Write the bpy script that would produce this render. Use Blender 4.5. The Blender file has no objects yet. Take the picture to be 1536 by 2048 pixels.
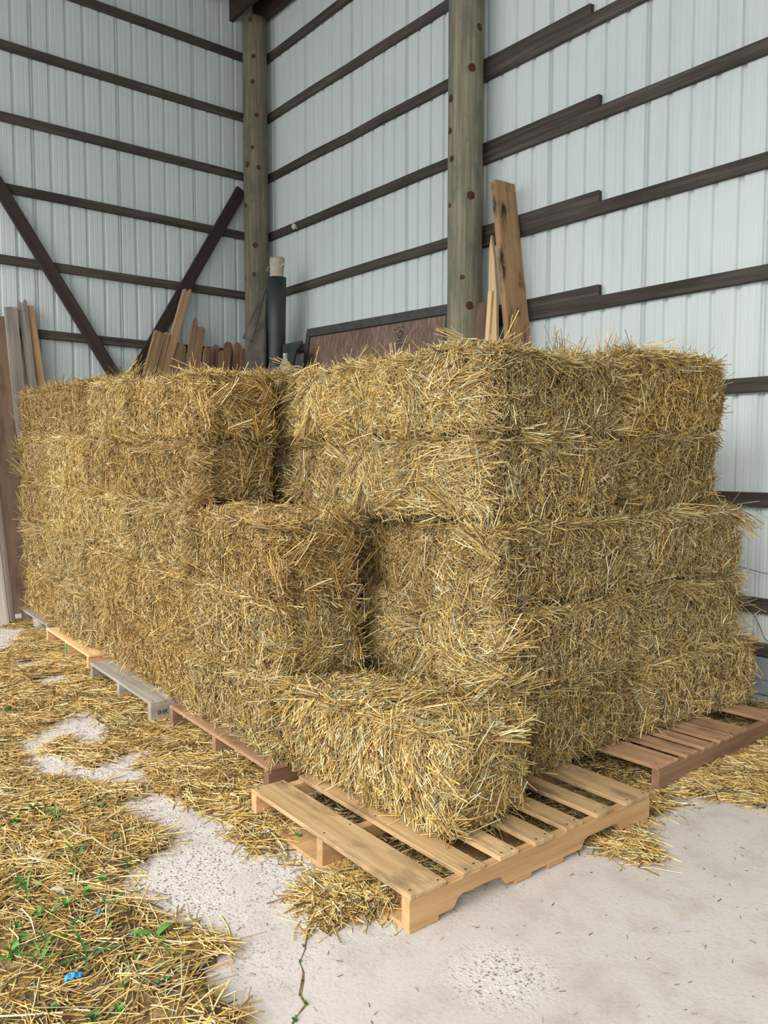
import bpy, bmesh, math, random
import numpy as np
from mathutils import Vector, Matrix, noise as mnoise

scene = bpy.context.scene
COL = scene.collection
random.seed(7)
RNG = np.random.default_rng(11)
PI = math.pi
R = math.radians

# ------------------------------------------------------------------ camera
cam_d = bpy.data.cameras.new('camera')
cam = bpy.data.objects.new('camera', cam_d)
COL.objects.link(cam)
cam.location = (0.0, 0.0, 1.45)
cam.rotation_euler = (R(90 - 3.826), 0.0, R(51.087))
cam_d.sensor_fit = 'AUTO'
cam_d.sensor_width = 36.0
cam_d.lens = 1600.0 / 2048.0 * 36.0
cam_d.clip_start = 0.05
cam_d.clip_end = 200
scene.camera = cam

# ------------------------------------------------------------------ sky, sun, exposure
world = bpy.data.worlds.new('overcast_sky')
scene.world = world
world.use_nodes = True
wn = world.node_tree.nodes
wl = world.node_tree.links
wn.clear()
w_out = wn.new('ShaderNodeOutputWorld')
w_bg = wn.new('ShaderNodeBackground')
w_bg.inputs['Color'].default_value = (0.93, 0.97, 1.0, 1)
w_bg.inputs['Strength'].default_value = 1.0
wl.new(w_bg.outputs[0], w_out.inputs[0])

sun_d = bpy.data.lights.new('hazy_sun', 'SUN')
sun_d.energy = 2.5
sun_d.angle = R(50)
sun_d.color = (1.0, 0.95, 0.87)
sun = bpy.data.objects.new('hazy_sun', sun_d)
COL.objects.link(sun)
_sd = Vector((-0.35, 1.0, -0.85)).normalized()       # direction the light travels
sun.rotation_euler = _sd.to_track_quat('-Z', 'Y').to_euler()

vs = scene.view_settings
vs.view_transform = 'Standard'
vs.look = 'None'
vs.exposure = 0.98
vs.gamma = 1.0
vs.use_curve_mapping = False
scene.cycles.max_bounces = 6
scene.cycles.diffuse_bounces = 3

# ------------------------------------------------------------------ helpers
def lin(r, g, b):
    def f(c):
        c = c / 255.0
        return c / 12.92 if c <= 0.04045 else ((c + 0.055) / 1.055) ** 2.4
    return (f(r), f(g), f(b), 1.0)

def tag(o, label=None, cat=None, group=None, kind=None):
    if label: o['label'] = label
    if cat: o['category'] = cat
    if group: o['group'] = group
    if kind: o['kind'] = kind
    return o

def link_mesh(name, me, mat=None, parent=None):
    o = bpy.data.objects.new(name, me)
    COL.objects.link(o)
    if mat is not None and len(me.materials) == 0:
        me.materials.append(mat)
    if parent is not None:
        o.parent = parent
    return o

def empty(name, loc=(0, 0, 0), rz=0.0):
    o = bpy.data.objects.new(name, None)
    COL.objects.link(o)
    o.empty_display_size = 0.05
    o.location = loc
    o.rotation_euler = (0, 0, rz)
    return o

def mesh_from(name, verts, faces, smooth=False):
    me = bpy.data.meshes.new(name)
    me.from_pydata([tuple(v) for v in verts], [], faces)
    me.update()
    if smooth:
        me.polygons.foreach_set('use_smooth', [True] * len(me.polygons))
    return me

def bm_mesh(name, bm, smooth=False):
    bmesh.ops.recalc_face_normals(bm, faces=bm.faces[:])
    me = bpy.data.meshes.new(name)
    bm.to_mesh(me)
    bm.free()
    if smooth:
        me.polygons.foreach_set('use_smooth', [True] * len(me.polygons))
    return me

def box_mesh(name, sx, sy, sz, bevel=0.002, jit=0.0, cuts=0, seed=0):
    """box, centred in y and z, from x=0 to x=sx, with small bevels and slightly uneven corners"""
    bm = bmesh.new()
    n = cuts + 1
    rnd = random.Random(seed)
    rings = []
    for i in range(n + 1):
        x = sx * i / n
        oy, oz = (rnd.uniform(-jit, jit), rnd.uniform(-jit, jit))
        ring = []
        for (a, b) in ((-1, -1), (1, -1), (1, 1), (-1, 1)):
            jx = rnd.uniform(-jit, jit) if i in (0, n) else 0
            ring.append(bm.verts.new((x + jx, a * sy / 2 + oy, b * sz / 2 + oz)))
        rings.append(ring)
    for i in range(n):
        for k in range(4):
            bm.faces.new((rings[i][k], rings[i][(k + 1) % 4], rings[i + 1][(k + 1) % 4], rings[i + 1][k]))
    bm.faces.new(rings[0][::-1])
    bm.faces.new(rings[-1])
    bmesh.ops.recalc_face_normals(bm, faces=bm.faces[:])
    if bevel > 0:
        eds = [e for e in bm.edges if e.calc_face_angle(0) > 0.6]
        bmesh.ops.bevel(bm, geom=eds, offset=bevel, segments=1, affect='EDGES')
    return bm_mesh(name, bm)

def frame(p0, p1, face):
    """matrix: local X from p0 to p1, local Z towards face"""
    p0 = Vector(p0); p1 = Vector(p1)
    x = (p1 - p0).normalized()
    f = Vector(face)
    z = (f - x * f.dot(x)).normalized()
    y = z.cross(x)
    m = Matrix((x, y, z)).transposed().to_4x4()
    m.translation = p0
    return m

def board(name, p0, p1, w, t, face, mat, parent=None, bevel=0.002, jit=0.0015, cuts=0, seed=0):
    L = (Vector(p1) - Vector(p0)).length
    o = link_mesh(name, box_mesh(name, L, w, t, bevel, jit, cuts, seed), mat, parent)
    o.matrix_world = frame(p0, p1, face)
    return o

def poly_board(name, pts, t, m, mat, parent=None, bevel=0.0015):
    """outline pts (x along, y across) extruded by t, centred in z"""
    bm = bmesh.new()
    a = [bm.verts.new((x, y, -t / 2)) for x, y in pts]
    b = [bm.verts.new((x, y, t / 2)) for x, y in pts]
    bm.faces.new(a[::-1]); bm.faces.new(b)
    n = len(pts)
    for i in range(n):
        bm.faces.new((a[i], a[(i + 1) % n], b[(i + 1) % n], b[i]))
    bmesh.ops.recalc_face_normals(bm, faces=bm.faces[:])
    if bevel > 0:
        eds = [e for e in bm.edges if e.calc_face_angle(0) > 0.9]
        bmesh.ops.bevel(bm, geom=eds, offset=bevel, segments=1, affect='EDGES')
    o = link_mesh(name, bm_mesh(name, bm), mat, parent)
    o.matrix_world = m
    return o

def tube_mesh(name, pts, r, n=6, taper=None):
    pts = [Vector(p) for p in pts]
    V = []; F = []
    for i, p in enumerate(pts):
        d = (pts[min(i + 1, len(pts) - 1)] - pts[max(i - 1, 0)]).normalized()
        u = d.cross(Vector((0.31, 0.77, 0.55))).normalized()
        v = d.cross(u)
        rr = r if taper is None else r * taper[i]
        for k in range(n):
            a = 2 * PI * k / n
            V.append(p + (u * math.cos(a) + v * math.sin(a)) * rr)
    for i in range(len(pts) - 1):
        for k in range(n):
            F.append((i * n + k, i * n + (k + 1) % n, (i + 1) * n + (k + 1) % n, (i + 1) * n + k))
    F.append(tuple(range(n))[::-1]); F.append(tuple((len(pts) - 1) * n + k for k in range(n)))
    return mesh_from(name, V, F, True)

# ------------------------------------------------------------------ materials
def new_mat(name):
    m = bpy.data.materials.new(name)
    m.use_nodes = True
    nt = m.node_tree
    for n in list(nt.nodes):
        if n.type != 'OUTPUT_MATERIAL' and n.type != 'BSDF_PRINCIPLED':
            nt.nodes.remove(n)
    b = nt.nodes['Principled BSDF']
    return m, nt.nodes, nt.links, b

def ramp(nodes, links, src, stops):
    r = nodes.new('ShaderNodeValToRGB')
    els = r.color_ramp.elements
    while len(els) < len(stops):
        els.new(0.5)
    for e, (p, c) in zip(els, stops):
        e.position = p; e.color = c
    links.new(src, r.inputs[0])
    return r

def mixc(nodes, links, fac, a, b, mode='MIX'):
    m = nodes.new('ShaderNodeMix')
    m.data_type = 'RGBA'
    m.blend_type = mode
    for sock, v in ((m.inputs[0], fac), (m.inputs[6], a), (m.inputs[7], b)):
        if hasattr(v, 'links') or isinstance(v, bpy.types.NodeSocket):
            links.new(v, sock)
        else:
            sock.default_value = v
    return m.outputs[2]

def tex_noise(nodes, links, vec, scale, detail=4, rough=0.6):
    n = nodes.new('ShaderNodeTexNoise')
    n.inputs['Scale'].default_value = scale
    n.inputs['Detail'].default_value = detail
    n.inputs['Roughness'].default_value = rough
    if vec is not None:
        links.new(vec, n.inputs['Vector'])
    return n

def bump(nodes, links, b, h, strength=0.3, dist=0.01):
    n = nodes.new('ShaderNodeBump')
    n.inputs['Strength'].default_value = strength
    n.inputs['Distance'].default_value = dist
    links.new(h, n.inputs['Height'])
    links.new(n.outputs[0], b.inputs['Normal'])

def obj_coords(nodes, links, scale=(1, 1, 1), random_shift=True):
    tc = nodes.new('ShaderNodeTexCoord')
    mp = nodes.new('ShaderNodeMapping')
    mp.inputs['Scale'].default_value = scale
    links.new(tc.outputs['Object'], mp.inputs['Vector'])
    if random_shift:
        oi = nodes.new('ShaderNodeObjectInfo')
        mu = nodes.new('ShaderNodeMath'); mu.operation = 'MULTIPLY'; mu.inputs[1].default_value = 37.0
        links.new(oi.outputs['Random'], mu.inputs[0])
        cb = nodes.new('ShaderNodeCombineXYZ')
        for i in range(3): links.new(mu.outputs[0], cb.inputs[i])
        links.new(cb.outputs[0], mp.inputs['Location'])
    return mp.outputs[0], tc

def wood_mat(name, dark, mid, light, rough=0.75, axis=0, stain=None, stain_amt=0.0, grain=26.0, bstr=0.35, along=1.3):
    m, N, L, b = new_mat(name)
    sc = [grain, grain, grain]; sc[axis] = along
    v, tc = obj_coords(N, L, tuple(sc))
    n1 = tex_noise(N, L, v, 1.0, 6, 0.65)
    v2, _ = obj_coords(N, L, (2.5, 2.5, 2.5))
    n2 = tex_noise(N, L, v2, 1.0, 3, 0.5)
    r = ramp(N, L, n1.outputs[0], [(0.28, dark), (0.5, mid), (0.72, light)])
    c = mixc(N, L, 0.35, r.outputs[0], mixc(N, L, n2.outputs[0], dark, light))
    if stain is not None:
        v3, _ = obj_coords(N, L, (3.5, 9.0, 9.0) if axis == 0 else (9.0, 9.0, 3.5))
        n3 = tex_noise(N, L, v3, 1.0, 4, 0.6)
        rs = ramp(N, L, n3.outputs[0], [(0.5, (0, 0, 0, 1)), (0.66, (stain_amt,) * 3 + (1,))])
        c = mixc(N, L, rs.outputs[0], c, stain)
    oi = N.new('ShaderNodeObjectInfo')
    mr = N.new('ShaderNodeMapRange'); mr.inputs[3].default_value = 0.82; mr.inputs[4].default_value = 1.15
    L.new(oi.outputs['Random'], mr.inputs[0])
    hs = N.new('ShaderNodeHueSaturation')
    L.new(c, hs.inputs['Color']); L.new(mr.outputs[0], hs.inputs['Value'])
    L.new(hs.outputs[0], b.inputs['Base Color'])
    b.inputs['Roughness'].default_value = rough
    b.inputs['Specular IOR Level'].default_value = 0.25
    bump(N, L, b, n1.outputs[0], bstr, 0.004)
    return m

def straw_mat(name):
    m, N, L, b = new_mat(name)
    at = N.new('ShaderNodeAttribute'); at.attribute_name = 'col'
    oi = N.new('ShaderNodeObjectInfo')
    c = mixc(N, L, 1.0, at.outputs['Color'], oi.outputs['Color'], 'MULTIPLY')
    L.new(c, b.inputs['Base Color'])
    b.inputs['Roughness'].default_value = 0.5
    b.inputs['Specular IOR Level'].default_value = 0.35
    return m

def plain_mat(name, c1, c2, scale=8.0, rough=0.7, bstr=0.15, metallic=0.0, spec=0.4):
    m, N, L, b = new_mat(name)
    v, _ = obj_coords(N, L, (1, 1, 1))
    n = tex_noise(N, L, v, scale, 5, 0.6)
    r = ramp(N, L, n.outputs[0], [(0.3, c1), (0.7, c2)])
    L.new(r.outputs[0], b.inputs['Base Color'])
    b.inputs['Roughness'].default_value = rough
    b.inputs['Metallic'].default_value = metallic
    b.inputs['Specular IOR Level'].default_value = spec
    bump(N, L, b, n.outputs[0], bstr, 0.004)
    return m

def steel_mat(name, c1, c2):
    m, N, L, b = new_mat(name)
    v, _ = obj_coords(N, L, (30.0, 30.0, 0.5))
    n = tex_noise(N, L, v, 1.0, 4, 0.6)
    v2, _ = obj_coords(N, L, (1.2, 1.2, 0.8))
    n2 = tex_noise(N, L, v2, 1.0, 5, 0.6)
    mm = N.new('ShaderNodeMath'); mm.operation = 'ADD'
    L.new(n.outputs[0], mm.inputs[0]); L.new(n2.outputs[0], mm.inputs[1])
    r = ramp(N, L, mm.outputs[0], [(0.55, c1), (1.25, c2)])
    L.new(r.outputs[0], b.inputs['Base Color'])
    b.inputs['Roughness'].default_value = 0.5
    b.inputs['Specular IOR Level'].default_value = 0.35
    return m

def concrete_mat():
    m, N, L, b = new_mat('concrete')
    tc = N.new('ShaderNodeTexCoord')
    P = tc.outputs['Object']
    big = tex_noise(N, L, P, 0.9, 6, 0.6)
    mid = tex_noise(N, L, P, 7.0, 6, 0.65)
    fine = tex_noise(N, L, P, 70.0, 4, 0.7)
    base = ramp(N, L, big.outputs[0], [(0.32, lin(180, 171, 166)), (0.55, lin(198, 191, 188)), (0.75, lin(209, 204, 202))]).outputs[0]
    st = ramp(N, L, mid.outputs[0], [(0.30, lin(160, 148, 138)), (0.52, lin(200, 194, 189))]).outputs[0]
    c = mixc(N, L, 0.45, base, st)
    fr = ramp(N, L, fine.outputs[0], [(0.30, (0.72, 0.70, 0.68, 1)), (0.48, (1, 1, 1, 1))])
    c = mixc(N, L, 0.5, c, fr.outputs[0], 'MULTIPLY')
    # little pits and specks
    vo = N.new('ShaderNodeTexVoronoi'); vo.inputs['Scale'].default_value = 42.0
    L.new(P, vo.inputs['Vector'])
    pit = ramp(N, L, vo.outputs['Distance'], [(0.06, (0.35, 0.33, 0.31, 1)), (0.12, (1, 1, 1, 1))])
    pn = tex_noise(N, L, P, 3.0, 3, 0.5)
    pm = ramp(N, L, pn.outputs[0], [(0.52, (0, 0, 0, 1)), (0.62, (1, 1, 1, 1))])
    c = mixc(N, L, pm.outputs[0], c, mixc(N, L, 1.0, c, pit.outputs[0], 'MULTIPLY'))
    # worn areas with bare gravel
    sx = N.new('ShaderNodeSeparateXYZ'); L.new(P, sx.inputs[0])
    mr = N.new('ShaderNodeMapRange'); mr.inputs[1].default_value = -1.65; mr.inputs[2].default_value = -2.3
    L.new(sx.outputs[0], mr.inputs[0])
    an = tex_noise(N, L, P, 2.6, 4, 0.6)
    ad = N.new('ShaderNodeMath'); ad.operation = 'MULTIPLY'
    anr = ramp(N, L, an.outputs[0], [(0.34, (0, 0, 0, 1)), (0.50, (1, 1, 1, 1))])
    L.new(mr.outputs[0], ad.inputs[0]); L.new(anr.outputs[0], ad.inputs[1])
    dv = N.new('ShaderNodeVectorMath'); dv.operation = 'DISTANCE'
    L.new(P, dv.inputs[0]); dv.inputs[1].default_value = (-1.475, 1.61, 0)
    m2 = N.new('ShaderNodeMapRange'); m2.inputs[1].default_value = 0.20; m2.inputs[2].default_value = 0.05
    L.new(dv.outputs['Value'], m2.inputs[0])
    mx = N.new('ShaderNodeMath'); mx.operation = 'MAXIMUM'
    L.new(ad.outputs[0], mx.inputs[0]); L.new(m2.outputs[0], mx.inputs[1])
    vp = N.new('ShaderNodeTexVoronoi'); vp.inputs['Scale'].default_value = 95.0
    wob = tex_noise(N, L, P, 25.0, 2, 0.5)
    wv = N.new('ShaderNodeVectorMath'); wv.operation = 'MULTIPLY_ADD'
    L.new(wob.outputs['Color'], wv.inputs[0]); wv.inputs[1].default_value = (0.022, 0.022, 0.022); L.new(P, wv.inputs[2])
    L.new(wv.outputs[0], vp.inputs['Vector'])
    sc = N.new('ShaderNodeSeparateColor'); L.new(vp.outputs['Color'], sc.inputs[0])
    pc = ramp(N, L, sc.outputs[0], [(0.0, lin(84, 78, 76)), (0.26, lin(128, 119, 114)), (0.42, lin(194, 187, 183)), (1.0, lin(224, 219, 216))])
    rim = ramp(N, L, vp.outputs['Distance'], [(0.20, (1, 1, 1, 1)), (0.62, (0, 0, 0, 1))])
    peb = mixc(N, L, rim.outputs[0], lin(206, 199, 196), pc.outputs[0])
    c = mixc(N, L, mx.outputs[0], c, peb)
    L.new(c, b.inputs['Base Color'])
    b.inputs['Roughness'].default_value = 0.85
    b.inputs['Specular IOR Level'].default_value = 0.25
    hm = N.new('ShaderNodeMath'); hm.operation = 'MULTIPLY'
    L.new(rim.outputs[0], hm.inputs[0]); L.new(mx.outputs[0], hm.inputs[1])
    ha = N.new('ShaderNodeMath'); ha.operation = 'ADD'
    L.new(hm.outputs[0], ha.inputs[0]); L.new(fine.outputs[0], ha.inputs[1])
    bump(N, L, b, ha.outputs[0], 0.35, 0.005)
    return m

M = {}
M['concrete'] = concrete_mat()
M['steel'] = steel_mat('painted_steel', lin(205, 214, 213), lin(221, 229, 228))
M['steel_roof'] = steel_mat('roof_steel', lin(150, 152, 148), lin(175, 178, 174))
M['girt'] = wood_mat('weathered_dark_wood', lin(40, 36, 33), lin(76, 69, 64), lin(112, 104, 96), 0.85, grain=34.0, bstr=0.7)
M['brace'] = wood_mat('dark_brace_wood', lin(48, 40, 37), lin(66, 56, 52), lin(84, 73, 67), 0.8)
M['header'] = wood_mat('dark_header_wood', lin(40, 34, 30), lin(60, 52, 45), lin(85, 70, 58), 0.8)
M['post'] = wood_mat('greenish_treated_pole', lin(82, 77, 64), lin(136, 130, 110), lin(172, 164, 138), 0.8, axis=2,
                     stain=lin(100, 108, 98), stain_amt=0.75, grain=44.0, bstr=0.8)
M['knot'] = plain_mat('knot_wood', lin(62, 38, 28), lin(92, 58, 42), 30.0, 0.7)
M['pallet_tan'] = wood_mat('tan_pallet_wood', lin(142, 110, 74), lin(190, 158, 114), lin(216, 188, 146), 0.75,
                           stain=lin(104, 86, 66), stain_amt=0.75, grain=36, bstr=0.6)
M['pallet_fresh'] = wood_mat('fresh_pallet_wood', lin(196, 152, 102), lin(220, 182, 130), lin(236, 206, 160), 0.7)
M['pallet_red'] = wood_mat('reddish_pallet_wood', lin(122, 90, 66), lin(164, 126, 94), lin(198, 164, 130), 0.78,
                           stain=lin(84, 64, 50), stain_amt=0.6)
M['pallet_grey'] = wood_mat('grey_weathered_pallet_wood', lin(112, 104, 96), lin(156, 148, 138), lin(190, 182, 170), 0.8)
M['plank_brown'] = wood_mat('old_brown_plank', lin(96, 76, 62), lin(128, 104, 86), lin(150, 126, 106), 0.8,
                            stain=lin(70, 58, 50), stain_amt=0.5, grain=10)
M['plank_grey'] = wood_mat('grey_plank', lin(104, 96, 90), lin(158, 149, 140), lin(198, 188, 176), 0.85, grain=34.0, bstr=0.6)
M['plank_tan'] = wood_mat('tan_plank', lin(128, 98, 70), lin(174, 138, 102), lin(204, 170, 132), 0.8)
M['plank_stained'] = wood_mat('stained_plank', lin(138, 104, 72), lin(182, 144, 104), lin(208, 172, 130), 0.85,
                              stain=lin(56, 46, 38), stain_amt=1.0, grain=30, bstr=0.6)
M['picket'] = wood_mat('cedar_picket', lin(112, 82, 64), lin(150, 116, 92), lin(182, 148, 120), 0.8)
M['split'] = wood_mat('pale_split_wood', lin(206, 168, 118), lin(232, 202, 152), lin(244, 220, 178), 0.7)
M['osb'] = wood_mat('strand_board', lin(78, 58, 50), lin(118, 94, 82), lin(172, 148, 132), 0.85, axis=0, grain=42, along=10.0)
M['frame_grey'] = plain_mat('grey_painted_frame', lin(66, 66, 66), lin(86, 86, 84), 12.0, 0.6)
M['rubber'] = plain_mat('black_rubber', lin(40, 44, 47), lin(62, 66, 68), 3.0, 0.5, 0.1, 0.0, 0.5)
M['rubber_dirty'] = plain_mat('dusty_rubber', lin(58, 56, 52), lin(104, 98, 88), 5.0, 0.7, 0.15)
M['paper'] = plain_mat('pale_paper_core', lin(176, 160, 142), lin(214, 202, 188), 9.0, 0.8, 0.4)
M['skirt'] = plain_mat('blue_grey_paint', lin(128, 140, 146), lin(152, 164, 168), 5.0, 0.6)
M['green_metal'] = plain_mat('dark_green_metal', lin(44, 54, 50), lin(64, 74, 68), 10.0, 0.5)
M['twine'] = plain_mat('blue_twine', lin(58, 98, 118), lin(92, 138, 154), 60.0, 0.6)
M['twine_dull'] = plain_mat('dull_twine', lin(86, 100, 92), lin(122, 130, 112), 60.0, 0.7)
M['blue_plastic'] = plain_mat('blue_plastic', lin(34, 130, 200), lin(50, 155, 220), 10.0, 0.35)
M['green_paint'] = plain_mat('green_paint', lin(70, 150, 84), lin(90, 172, 100), 10.0, 0.6)
M['white'] = plain_mat('white_ceramic', lin(196, 192, 182), lin(220, 216, 206), 10.0, 0.4)
M['ink'] = plain_mat('dark_ink', lin(38, 34, 32), lin(58, 50, 46), 10.0, 0.8)
M['red_ink'] = plain_mat('red_crayon', lin(112, 50, 44), lin(130, 62, 54), 10.0, 0.8)
M['leaf'] = plain_mat('weed_leaf', lin(66, 116, 48), lin(108, 158, 76), 40.0, 0.5)
M['leaf_dark'] = plain_mat('dark_weed_leaf', lin(48, 92, 48), lin(78, 128, 70), 40.0, 0.5)
M['wire'] = plain_mat('dull_wire', lin(70, 66, 62), lin(96, 90, 84), 20.0, 0.5, 0.1, 0.6)
M['nail'] = plain_mat('nail_head', lin(50, 44, 40), lin(70, 60, 52), 20.0, 0.6)
M['straw'] = straw_mat('straw')

def core_mat():
    m, N, L, b = new_mat('packed_straw')
    v, _ = obj_coords(N, L, (60, 90, 22))
    n = tex_noise(N, L, v, 1.0, 5, 0.7)
    v2, _ = obj_coords(N, L, (6, 6, 6))
    n2 = tex_noise(N, L, v2, 1.0, 3, 0.5)
    r = ramp(N, L, n.outputs[0], [(0.30, lin(40, 29, 15)), (0.5, lin(86, 65, 35)), (0.72, lin(150, 120, 68))])  # core colour darkened so gaps between stalks look shaded
    c = mixc(N, L, 0.25, r.outputs[0], mixc(N, L, n2.outputs[0], lin(60, 45, 24), lin(118, 96, 56)))
    oi = N.new('ShaderNodeObjectInfo')
    c = mixc(N, L, 1.0, c, oi.outputs['Color'], 'MULTIPLY')
    L.new(c, b.inputs['Base Color'])
    b.inputs['Roughness'].default_value = 0.8
    b.inputs['Specular IOR Level'].default_value = 0.2
    bump(N, L, b, n.outputs[0], 0.8, 0.012)
    return m
M['core'] = core_mat()

def litter_mat():
    m, N, L, b = new_mat('straw_litter_mat')
    tc = N.new('ShaderNodeTexCoord'); P = tc.outputs['Object']
    n = tex_noise(N, L, P, 45.0, 6, 0.7)
    n2 = tex_noise(N, L, P, 2.2, 4, 0.6)
    straw = ramp(N, L, n.outputs[0], [(0.30, lin(66, 52, 30)), (0.5, lin(130, 106, 64)), (0.70, lin(190, 160, 104))]).outputs[0]
    soil = ramp(N, L, n.outputs[0], [(0.30, lin(48, 40, 30)), (0.55, lin(86, 74, 54)), (0.75, lin(122, 108, 78))]).outputs[0]
    k = ramp(N, L, n2.outputs[0], [(0.42, (0, 0, 0, 1)), (0.60, (1, 1, 1, 1))])
    c = mixc(N, L, k.outputs[0], straw, soil)
    L.new(c, b.inputs['Base Color'])
    b.inputs['Roughness'].default_value = 0.9
    bump(N, L, b, n.outputs[0], 0.8, 0.012)
    return m
M['litter'] = litter_mat()

# ------------------------------------------------------------------ floor
def make_floor():
    bm = bmesh.new()
    bmesh.ops.create_grid(bm, x_segments=1, y_segments=1, size=1)
    for v in bm.verts:
        v.co.x = -8.45 if v.co.x < 0 else 9.3
        v.co.y = -7.0 if v.co.y < 0 else 5.0
    o = link_mesh('floor', bm_mesh('floor', bm), M['concrete'])
    tag(o, kind='structure')
    return o
FLOOR = make_floor()

# crack across the slab, with grit in it
def make_crack():
    pts = [(-2.06, 1.37), (-2.0, 1.324), (-1.955, 1.276), (-1.92, 1.25), (-1.876, 1.203), (-1.83, 1.185), (-1.797, 1.16),
           (-1.757, 1.126), (-1.714, 1.117), (-1.69, 1.07), (-1.675, 1.05), (-1.60, 1.00), (-1.52, 0.90), (-1.45, 0.72)]
    V = []; F = []
    rnd = random.Random(4)
    for i, (x, y) in enumerate(pts):
        w = rnd.uniform(0.001, 0.005)
        V += [(x - w * 0.7, y - w * 0.7, 0.0012), (x + w * 0.7, y + w * 0.7, 0.0012)]
    for i in range(len(pts) - 1):
        F.append((2 * i, 2 * i + 1, 2 * i + 3, 2 * i + 2))
    link_mesh('crack', mesh_from('crack', V, F), M['litter'], FLOOR)
make_crack()

# ------------------------------------------------------------------ steel walls
def panel_profile(pitch, nr):
    """inside face of one sheet: flats at y=0, ribs pressed outwards (+y)"""
    w = pitch * nr
    pts = []
    for i in range(nr + 1):
        x = i * pitch
        if i == 0:
            pts += [(0.0, 0.0015), (0.005, 0.019), (0.017, 0.021), (0.024, 0.0)]
        elif i == nr:
            pts += [(w - 0.024, 0.0), (w - 0.018, 0.020), (w - 0.005, 0.019), (w, 0.0015)]
        else:
            pts += [(x - 0.021, 0.0), (x - 0.013, 0.021), (x + 0.013, 0.021), (x + 0.021, 0.0)]
        if i < nr:
            for f in (0.36, 0.64):
                xx = x + pitch * f
                pts += [(xx - 0.006, 0.0), (xx, 0.0016), (xx + 0.006, 0.0)]
    return pts

def panel_mesh(name, pitch, nr, h):
    pts = panel_profile(pitch, nr)
    V = [(x, y, 0) for x, y in pts] + [(x, y, h) for x, y in pts]
    n = len(pts)
    F = [(i, i + 1, n + i + 1, n + i) for i in range(n - 1)]
    return mesh_from(name, V, F)

WALL_Y = 4.87
WALL_X = -8.35
WALL_H = 6.75

def make_wall(name, origin, rz, x0, pitch, nr, count, blen):
    w = link_mesh(name, box_mesh(name, blen, 0.02, WALL_H, 0, 0), M['steel_roof'])
    # unseen backing sheet, added to parent the panels and stop light leaks
    w.matrix_world = Matrix.Translation(origin) @ Matrix.Rotation(rz, 4, 'Z') @ Matrix.Translation((0, 0.045, WALL_H / 2))
    tag(w, kind='structure')
    me = panel_mesh('panel', pitch, nr, WALL_H)
    me.materials.append(M['steel'])
    for i in range(count):
        p = link_mesh('panel', me, None, None)
        p.matrix_world = Matrix.Translation(origin) @ Matrix.Rotation(rz, 4, 'Z') @ Matrix.Translation((x0 + i * pitch * nr, 0, 0))
        mw = p.matrix_world.copy()
        p.parent = w
        p.matrix_parent_inverse = Matrix.Identity(4)
        p.matrix_basis = w.matrix_world.inverted() @ mw
    return w

def adopt(o, parent):
    mw = o.matrix_world.copy()
    o.parent = parent
    o.matrix_parent_inverse = Matrix.Identity(4)
    o.matrix_basis = parent.matrix_world.inverted() @ mw

bpy.context.view_layer.update()
# right wall runs along +x at y = 4.87; seams measured at x = -4.039 + k * 0.832
W_R = make_wall('wall_right', Vector((-8.35, WALL_Y, 0)), 0.0, 8.35 - 4.039 - 0.832 * 5 - 0.0, 0.1664, 5, 21, 17.6)
# left wall: local x runs towards the corner (+y), outward = -x
W_L = make_wall('wall_left', Vector((WALL_X, -1.0, 0)), R(90), 1.0 + 3.21 - 0.845 * 5, 0.169, 5, 7, 5.9)
# unseen end wall, added far right to cut the light from that side
W_E = make_wall('wall_end_added', Vector((9.15, WALL_Y, 0)), R(-90), 0.0, 0.169, 5, 8, 6.8)
bpy.context.view_layer.update()

def girt(p0, p1, parent, face, seed, h=0.09, t=0.042, mat='girt', name='girt', cuts=7, jit=0.004):
    o = board(name, p0, p1, h, t, face, M[mat], None, 0.004, jit, cuts, seed)
    bpy.context.view_layer.update()
    adopt(o, parent)
    return o

gz = [0.55, 1.20, 1.90, 2.563, 3.222, 3.886, 4.54, 5.20, 5.86]
yf = WALL_Y - 0.022
for i, z in enumerate(gz):
    girt((-4.86, yf, z), (9.0, yf, z), W_R, (0, -1, 0), 100 + i)
    if z > 2.2:
        end = [-3.55, -3.56, -3.57, -3.655, -3.70, -3.7][min(5, i - 3)]
        girt((-8.32, yf, z + 0.088), (end, yf, z + 0.082), W_R, (0, -1, 0), 130 + i, 0.084)
    else:
        girt((-8.32, yf, z + 0.088), (-3.55, yf, z + 0.082), W_R, (0, -1, 0), 130 + i, 0.084)
girt((-4.86, yf, 0.285), (9.0, yf, 0.285), W_R, (0, -1, 0), 170, 0.075)
girt((-8.3, yf, 0.285), (-4.87, yf, 0.285), W_R, (0, -1, 0), 171, 0.075)
girt((-8.3, yf - 0.002, 0.165), (9.0, yf - 0.002, 0.165), W_R, (0, -1, 0), 172, 0.14, 0.03, 'skirt', 'skirt_board', 3, 0.001)
girt((-8.3, yf - 0.006, 0.05), (9.0, yf - 0.006, 0.05), W_R, (0, -1, 0), 173, 0.085, 0.04, 'skirt', 'skirt_board', 3, 0.001)

xf = WALL_X + 0.022
for i, z in enumerate([0.62, 1.30, 1.98, 2.66, 3.33, 4.005, 4.665, 5.325, 5.99]):
    girt((xf, -0.95, z + 0.02), (xf, 4.80, z), W_L, (1, 0, 0), 200 + i, 0.085)
girt((xf - 0.002, -0.95, 0.1), (xf - 0.002, 4.80, 0.1), W_L, (1, 0, 0), 220, 0.18, 0.03, 'skirt', 'skirt_board', 3, 0.001)
xb = WALL_X + 0.043 + 0.021
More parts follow.
